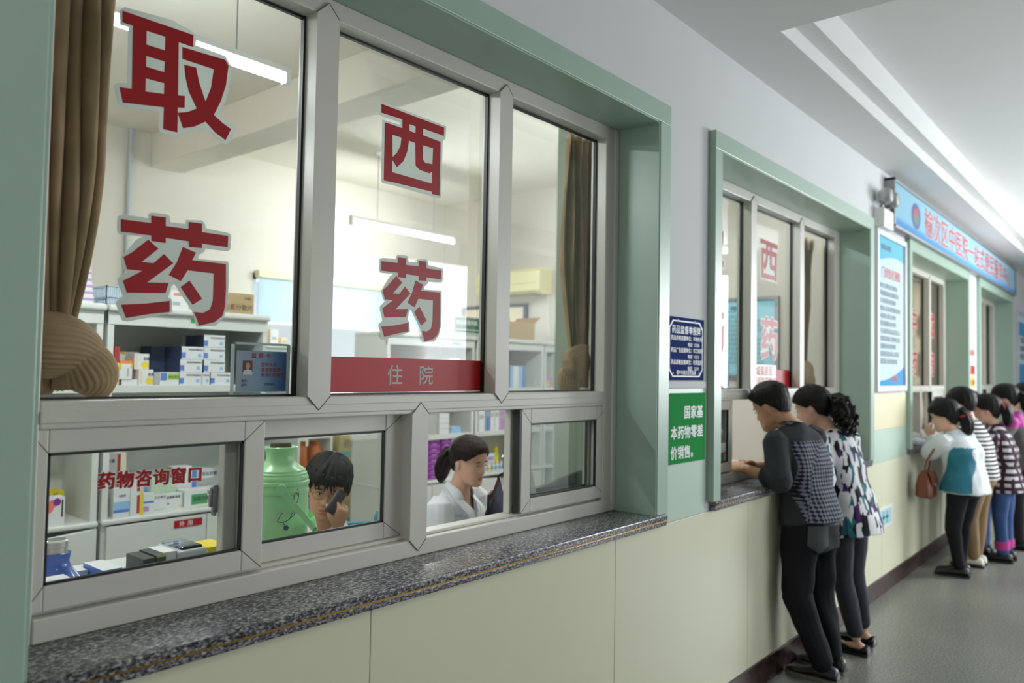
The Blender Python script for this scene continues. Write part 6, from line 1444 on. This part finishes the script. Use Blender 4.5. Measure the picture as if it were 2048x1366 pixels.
# brown handbag
R = root('handbag', (6.93, -.13, .63), 'brown leather handbag hanging in front of the white and teal jacket', 'handbag')
LB = mat('brown_leather', (112, 56, 34), 0.4, var=.15, vscale=12); b = MB()
b.loft([[(6.93+x*w, -.13+y*d, z) for x, y in ((-1, -.6), (-.8, -1), (.8, -1), (1, -.6), (1, .6), (.8, 1), (-.8, 1), (-1, .6))] for z, w, d in ((.625, .085, .05), (.64, .105, .062), (.72, .105, .060), (.80, .085, .045), (.835, .065, .02))], LB); b.build('body', R, smooth=0.6)
b = MB(); b.loft([[(6.93+x, -.13-d-.004, z) for x in (-.09, .09)]+[(6.93+x, -.13-d-.014, z) for x in (.09, -.09)] for z, d in ((.72, .058), (.78, .052), (.83, .03))], LB); b.build('flap', R)
b = MB(); b.lathe([(0, .006), (.012, .006), (.014, 0), (0, 0)], CHROME, 6.90, -.204, 16, 'y', .735); b.build('clasp', R, smooth=.7)
b = MB(); b.tube([(6.86, -.13, .82), (6.86, -.15, .92), (6.88, -.19, 1.00), (6.90, -.23, 1.075), (6.95, -.26, 1.14)], .008, LB, 8); b.tube([(7.0, -.13, .82), (6.98, -.15, .92), (6.95, -.18, 1.0)], .008, LB, 8); b.build('strap', R, smooth=1)

def simple(label, base, J, H, topm, botm, shoem, hairline, voxel=.009, hem=.06, flare=.01, sl=(1, 1), tn='shirt', bn='trousers', tie=None, pony=True, end=1.0, sel=None, hv=.018):
    R, base = person(label, base, J, SKIN, voxel, H, [], shrink=.9)
    garment(R, base, tn, top_fn(J, hem, .022, .024, flare, sl=sl, sr=.064, er=.055, wrr=.042), topm, .009, 5, sel, .008, 9, 4)
    garment(R, base, bn, pants_fn(J, .03, .084, .060, .048, end), botm, .009, 4, None, .004, 10, 2)
    for s in 'LR': shoe(R, base, J['an'+s], J['toe'+s], shoem, BLACKP, .045, .24)
    b = MB(); hair_cap(b, H, hairline, hv, .026, .003, 24, .012, 3)
    if pony: strands(b, H, [(0, -.11, .03), (0, -.14, .0), (0, -.15, -.06), (0, -.14, -.12), (0, -.135, -.16)], [.03, .045, .045, .036, .015])
    b.build('hair', R, smooth=3.2)
    if tie: b = MB(); b.tube([H.w((.040*math.cos(a), -.135+.01*math.sin(a), .015+.036*math.sin(a))) for a in np.linspace(0, 2*math.pi, 21)[:-1]], .009, tie, 8, closed=True); b.build('hair_tie', R, smooth=3.2)
    face_bits(R, base, H)
    return R
def _stripe(nt, tc):
    w = nt.nodes.new('ShaderNodeTexWave'); w.bands_direction = 'Z'; w.inputs['Scale'].default_value = 9.5; nt.links.new(tc.outputs['Object'], w.inputs['Vector'])
    return cramp(nt, w.outputs['Fac'], [(0.0, (26, 24, 26)), (0.45, (222, 220, 218))], 'CONSTANT')
STRIPE = ramp_mat('striped_jersey', _stripe, 0.8, spec=0.2)
line_f = interp_line((0, .045), (45, .032), (70, .0), (95, -.01), (130, -.06), (180, -.085))
J = mkJ((7.62, -.40, .78), (7.60, -.375, 1.00), (7.58, -.325, 1.215), (.1, .99, 0), shw=.17, hw=.15, elL=(7.36, -.25, .98), wrL=(7.48, -.02, 1.03), elR=(7.82, -.40, .95), wrR=(7.80, -.15, 1.0), knL=(7.52, -.34, .42), anL=(7.55, -.36, .085), toeL=(7.55, 0, 0), knR=(7.70, -.38, .42), anR=(7.68, -.36, .085), toeR=(7.69, 0, 0))
simple('woman with black and white striped sleeves and tan trousers behind the white jacket', (7.62, -.38, 0), J, Head((7.57, -.265, 1.365), (.1, .95, -.25), (0, .2, 1)), [STRIPE], [mat('tan_trousers', (140, 116, 84), 0.8, var=.1)], mat('white_shoe', (214, 208, 196), .5), line_f, pony=False)
def _plaid(nt, tc):
    outs = []
    sp = nt.nodes.new('ShaderNodeSeparateXYZ'); nt.links.new(tc.outputs['Object'], sp.inputs[0])
    ad = nt.nodes.new('ShaderNodeMath'); ad.operation = 'ADD'; nt.links.new(sp.outputs['X'], ad.inputs[0]); nt.links.new(sp.outputs['Y'], ad.inputs[1])
    for src, k_ in ((ad.outputs[0], 105.0), (sp.outputs['Z'], 105.0)):
        m1 = nt.nodes.new('ShaderNodeMath'); m1.operation = 'MULTIPLY'; m1.inputs[1].default_value = k_; nt.links.new(src, m1.inputs[0])
        m2 = nt.nodes.new('ShaderNodeMath'); m2.operation = 'SINE'; nt.links.new(m1.outputs[0], m2.inputs[0]); outs.append(m2.outputs[0])
    st = []
    for o_ in outs:
        g_ = nt.nodes.new('ShaderNodeMath'); g_.operation = 'GREATER_THAN'; g_.inputs[1].default_value = 0.0; nt.links.new(o_, g_.inputs[0]); st.append(g_.outputs[0])
    a = nt.nodes.new('ShaderNodeMath'); a.operation = 'ADD'; nt.links.new(st[0], a.inputs[0]); nt.links.new(st[1], a.inputs[1])
    m3 = nt.nodes.new('ShaderNodeMath'); m3.operation = 'MULTIPLY'; m3.inputs[1].default_value = .5; nt.links.new(a.outputs[0], m3.inputs[0])
    return cramp(nt, m3.outputs[0], [(0.0, (66, 26, 40)), (0.25, (44, 36, 44)), (0.75, (196, 192, 196))], 'CONSTANT')
PLAID = ramp_mat('plaid_cotton', _plaid, 0.8, spec=0.2)
DENIM = mat('blue_denim', (48, 78, 128), 0.8, var=.2, vscale=10, bump=.1, bscale=200)
J = mkJ((7.97, -.52, .725), (7.95, -.505, .955), (7.92, -.455, 1.165), (.05, 1, 0), shw=.18, hw=.155, elL=(7.72, -.44, .90), wrL=(7.76, -.24, .86), elR=(8.18, -.50, .90), wrR=(8.10, -.26, .92), knL=(7.88, -.50, .40), anL=(7.90, -.52, .085), toeL=(7.86, 0, 0), knR=(8.05, -.52, .40), anR=(8.05, -.53, .085), toeR=(8.02, 0, 0))
RP = simple('woman in a dark red and white plaid shirt and blue jeans with pink cuffs', (7.97, -.52, 0), J, Head((7.905, -.40, 1.305), (-.15, .95, -.15), (0, .15, 1)), [PLAID], [DENIM], mat('black_leather', (26, 26, 28), 0.35), line_f, hem=.13, flare=.02, sl=(.55, .6), tie=BX['red'])
b = MB(); PKM = mat('pink_cuff', (190, 60, 140), .7)
for s in 'LR':
    an = J['an'+s]; kn = J['kn'+s]; t_ = nz(kn-an); b.tube([an+t_*.03, an+t_*.10], [.058, .060], PKM, 20); b.build('cuff', RP, smooth=1.0); b = MB()
J = mkJ((8.14, -.33, .76), (8.14, -.31, .98), (8.13, -.27, 1.19), (.05, 1, 0), elL=(7.92, -.25, .95), wrL=(8.02, -.05, 1.02), elR=(8.34, -.25, .95), wrR=(8.24, -.05, 1.02), knL=(8.04, -.33, .41), anL=(8.06, -.33, .085), toeL=(8.06, 0, 0), knR=(8.22, -.33, .41), anR=(8.22, -.33, .085), toeR=(8.22, 0, 0))
simple('person in dark top and blue jeans mostly hidden between the striped and plaid women', (8.14, -.32, 0), J, Head((8.12, -.215, 1.335), (0, .95, -.25), (0, .2, 1)), [mat('dark_top', (40, 36, 44), .8)], [DENIM], mat('black_leather', (26, 26, 28), 0.35), line_f, pony=False)
J = mkJ((8.68, -.56, .80), (8.66, -.54, 1.03), (8.64, -.50, 1.255), (-.1, 1, 0), elL=(8.42, -.44, 1.0), wrL=(8.50, -.22, 1.02), elR=(8.88, -.52, 1.0), wrR=(8.80, -.26, 1.02), knL=(8.58, -.55, .42), anL=(8.58, -.56, .085), toeL=(8.58, 0, 0), knR=(8.76, -.55, .42), anR=(8.78, -.54, .085), toeR=(8.78, 0, 0))
_J6 = J
simple('person with long black hair and a magenta collar at the right edge of the queue', (8.68, -.55, 0), J, Head((8.62, -.445, 1.395), (-.1, .96, -.2), (0, .2, 1)), [mat('grey_print_top', (96, 94, 88), .8, var=.5, vscale=24), mat('magenta_cloth', (160, 40, 130), .7)], [mat('dark_trousers', (30, 30, 36), .8)], mat('black_leather', (26, 26, 28), 0.35), line_f, sel=lambda c, n: (c[:, 2] > 1.13).astype(int))
J = mkJ((9.40, -.64, .82), (9.38, -.62, 1.05), (9.36, -.58, 1.27), (-.1, 1, 0), elL=(9.14, -.56, 1.0), wrL=(9.22, -.34, 1.0), elR=(9.60, -.58, 1.0), wrR=(9.50, -.34, 1.0), knL=(9.30, -.63, .42), anL=(9.30, -.64, .085), toeL=(9.30, 0, 0), knR=(9.48, -.63, .42), anR=(9.50, -.62, .085), toeR=(9.50, 0, 0))
simple('last person of the queue in a blue jacket at the right edge', (9.40, -.63, 0), J, Head((9.34, -.525, 1.405), (-.2, .95, -.2), (0, .2, 1)), [mat('blue_jacket', (44, 84, 128), .7)], [mat('dark_trousers', (30, 30, 36), .8)], mat('black_leather', (26, 26, 28), 0.35), line_f, pony=False)

# --- pharmacist in the white coat
hc = at_y(938, 922, 1.10)
f = nz(V3(.22, -.97, 0)); nb = V3(hc[0], hc[1], 0)-f*.055+V3(0, 0, hc[2]-.155); rr = nz(np.cross(f, V3(0, 0, 1)))
pv = nb-f*.10+V3(0, 0, -.40)
J = dict(pelvis=pv, chest=nb-f*.045+V3(0, 0, -.20), neck=nb, f=f, r=rr, hw=.165, sw=.175)
for s, g in (('L', -1), ('R', 1)):
    J['sh'+s] = nb+rr*g*.175-V3(0, 0, .045); J['el'+s] = nb+rr*g*.245+f*.05-V3(0, 0, .31); J['wr'+s] = nb+rr*g*.10+f*.24-V3(0, 0, .25)
    J['hip'+s] = pv+rr*g*.085-V3(0, 0, .02); J['kn'+s] = pv+rr*g*.10+f*.42+V3(0, 0, 0); J['an'+s] = V3(*(pv+rr*g*.10+f*.40)[:2], .085); J['toe'+s] = J['an'+s]+f*.1
H = Head(hc, V3(.10, -.97, -.20), (0, 0, 1), .98)
COAT = mat('white_coat_cotton', (232, 236, 240), 0.8, bump=0.05, bscale=60)
R, base = person('woman in a white coat with a ponytail, seated at the open gap', V3(pv[0], pv[1], 0), J, SKIN, 0.0038, H, [(J['wrL'], f-V3(0, 0, .1), (0, 0, -1), 1, .3), (J['wrR'], f-V3(0, 0, .1), (0, 0, -1), -1, .3)], shrink=.93)
def coat_cut(o, J, depth, halfw):
    """open the front of the coat in a V so that the neck and chest show"""
    bm = bmesh.new(); bm.from_mesh(o.data); bs = V3(*o.parent.location); top = J['neck'][2]+.03; dl = []
    for fc in bm.faces:
        c = V3(*fc.calc_center_median())+bs-J['neck']; h = c[2]-.03
        if h > -depth and np.dot(c, J['f']) > 0.005 and abs(np.dot(c, J['r'])) < halfw*(1+h/depth): dl.append(fc)
    bmesh.ops.delete(bm, geom=dl, context='FACES')
    for _k in range(25):
        new = {}
        for v in bm.verts:
            bn = [e.other_vert(v) for e in v.link_edges if e.is_boundary]
            if len(bn) == 2: new[v] = v.co*.4+(bn[0].co+bn[1].co)*.3
        for v, c in new.items(): v.co = c
    bm.to_mesh(o.data); bm.free()
def coat(R, base, J, seed, v=.21):
    o = garment(R, base, 'white_coat', top_fn(J, .10, .022, .022, .012, sl=(1, 1), sr=.070, er=.060, wrr=.046, collar=.035), [COAT], .006, 4, None, .009, 9, seed); coat_cut(o, J, v, .062)
    for g in (-1, 1):                           # collar and lapel
        b = MB(); u = nz(J['neck']-J['chest']); n = J['neck']; pts = []
        for t in np.linspace(0, 1, 12):
            x = .064*(1-t)**0.8+.004; h = .035-v*t
            fw_ = -.062+.165*min(1, t*1.9)**0.8 if t < .5 else .103+.020*(t-.5)
            p = n+J['r']*g*x+V3(0, 0, h)+J['f']*(fw_+.006); wd = .020+.030*math.sin(math.pi*min(1, t*1.05))
            pts.append((p, p+J['r']*g*wd+J['f']*(.010-.25*wd)+V3(0, 0, -.010-.01*t)))
        vs = [q for a_, c_ in pts for q in (a_, c_)]+[q-J['f']*.006 for a_, c_ in pts for q in (a_, c_)]; k_ = len(pts)*2
        fs = [(2*i, 2*i+1, 2*i+3, 2*i+2) for i in range(len(pts)-1)]+[(k_+2*i, k_+2*i+2, k_+2*i+3, k_+2*i+1) for i in range(len(pts)-1)]+[(2*i+1, k_+2*i+1, k_+2*i+3, 2*i+3) for i in range(len(pts)-1)]+[(2*i, 2*i+2, k_+2*i+2, k_+2*i) for i in range(len(pts)-1)]
        b.add(vs, fs, COAT); b.build('lapel', R, smooth=1.0)
coat(R, base, J, 21)
garment(R, base, 'trousers', pants_fn(J, .02, .09, .066, .05), [mat('dark_trousers', (30, 30, 36), .8)], .009, 4)
for s in 'LR': shoe(R, base, J['an'+s], J['toe'+s], mat('black_leather', (26, 26, 28), 0.35))
b = MB(); hair_cap(b, H, interp_line((0, .060), (30, .052), (52, .028), (70, .006), (86, .010), (100, -.020), (140, -.06), (180, -.08)), .012, .018, .0016, 34, .008, 6, HAIR_B)
strands(b, H, [(.0, -.085, .03), (.01, -.125, .015), (.015, -.145, -.03), (.02, -.15, -.08), (.02, -.145, -.125), (.02, -.14, -.155)], [.02, .030, .040, .040, .030, .010], m=HAIR_B)
b.build('hair', R, smooth=3.2)
b = MB(); b.tube([H.w((.012+.032*math.cos(a), -.128+.012*math.sin(a), .008+.026*math.sin(a))) for a in np.linspace(0, 2*math.pi, 21)[:-1]], .008, BLACKP, 8, closed=True); b.build('hair_tie', R, smooth=3.2)
face_bits(R, base, H, lids=.75)
chair(float(pv[0]), float(pv[1]), math.atan2(f[0], -f[1]), 'teal office chair under the white-coated woman')

# --- pharmacist on the phone behind the thermos
hc = at_y(655, 975, 1.00)
f = nz(V3(-.52, -.85, 0)); rr = nz(np.cross(f, V3(0, 0, 1))); nb = V3(hc[0], hc[1], 0)-f*.06+V3(0, 0, hc[2]-.165); pv = nb-f*.12+V3(0, 0, -.37)
J = dict(pelvis=pv, chest=nb-f*.05+V3(0, 0, -.19), neck=nb, f=f, r=rr, hw=.165, sw=.175)
for s, g in (('L', -1), ('R', 1)):
    J['sh'+s] = nb+rr*g*.17-V3(0, 0, .06); J['el'+s] = nb+rr*g*.23+f*.05-V3(0, 0, .30); J['wr'+s] = nb+rr*g*.08+f*.26-V3(0, 0, .24)
    J['hip'+s] = pv+rr*g*.085-V3(0, 0, .02); J['kn'+s] = pv+rr*g*.10+f*.42; J['an'+s] = V3(*(pv+rr*g*.10+f*.40)[:2], .085); J['toe'+s] = J['an'+s]+f*.1
J['wrL'] = at_y(672, 1062, .84); J['elL'] = J['wrL']+V3(.07, .04, -.22)
H = Head(hc, V3(-.60, -.80, -.20), V3(.10, -.12, 1))
R, base = person('woman with short dark hair and glasses holding a phone behind the green thermos', V3(pv[0], pv[1], 0), J, SKIN_D, 0.0038, H,
    [(J['wrL'], at_y(692, 1004, .835)-J['wrL'], -V3(*_rt)*.85+_fw*.5, -1, .75, .88, .05, .7)], shrink=.93)
coat(R, base, J, 33, .24)
b = MB(); torso(b, [(J['chest']+V3(0, 0, -.10), rr, f, .12, .100), (J['chest']+V3(0, 0, .06), rr, f, .12, .102), (nb-V3(0, 0, .06), rr, f, .10, .075), (nb-V3(0, 0, .02), rr, f, .066, .058)])
me = remesh(b, .006, 4); place(me, 'dark_top', R, [mat('dark_top', (40, 36, 44), .8)], base)
garment(R, base, 'trousers', pants_fn(J, .02, .09, .066, .05), [mat('dark_trousers', (30, 30, 36), .8)], .009, 4)
for s in 'LR': shoe(R, base, J['an'+s], J['toe'+s], mat('black_leather', (26, 26, 28), 0.35))
b = MB(); hair_cap(b, H, interp_line((0, .034), (25, .032), (50, .024), (66, -.005), (85, -.012), (110, -.05), (180, -.10)), .020, .027, .0050, 22, .012, 11, HAIR)
rnd = random.Random(77)
for i in range(46):
    t = rnd.uniform(-1.75, 1.75); z0 = rnd.uniform(.060, .085); rr_ = .098+.006*rnd.random(); ln = rnd.uniform(.024, .040)*(1.9 if abs(t) > 1.05 else 1); sw_ = rnd.uniform(-.22, .30)
    q = []
    for k in np.linspace(0, 1, 7):
        tt = t+sw_*k; q.append(H.w(((rr_-.012+.010*math.sin(2.6*k))*math.sin(tt)*.87, (rr_+.004+.009*math.sin(2.6*k))*math.cos(tt)-.002, z0-ln*k-.25*ln*k*k)))
    b.tube(q, [.0075*(1-k)**.7+.0008 for k in np.linspace(0, 1, 7)], HAIR, 7)
b.build('hair', R, smooth=3.2)
face_bits(R, base, H, glasses=True, lids=.25)
p0, p1 = at_y(658, 1025, .845), at_y(684, 984, .86); d_ = nz(p1-p0); sd = nz(np.cross(d_, V3(-.6, -.8, 0))); nn = np.cross(sd, d_)
RPh = root('mobile_phone', tuple(p0), 'black mobile phone held to her ear by the woman with glasses', 'phone')
b = MB(); b.loft([[p0+d_*t*np.linalg.norm(p1-p0)+sd*x*w+nn*y*.008 for x, y in ((-1, -.5), (-.7, -1), (.7, -1), (1, -.5), (1, .5), (.7, 1), (-.7, 1), (-1, .5))] for t, w in ((-.02, .014), (.03, .020), (.97, .020), (1.02, .014))], BLACKP); b.build('body', RPh, smooth=.6)
b = MB(); c0 = p0+d_*.8*np.linalg.norm(p1-p0)-nn*.0085; b.loft([[c0+sd*.006*math.cos(a)+d_*.006*math.sin(a)+nn*h_ for a in np.linspace(0, 6.283, 17)[:-1]] for h_ in (0, -.001)], CHROME); b.build('lens', RPh)
chair(float(pv[0])+.10, float(pv[1])+.0, math.atan2(f[0], -f[1]), 'teal office chair of the woman on the phone')
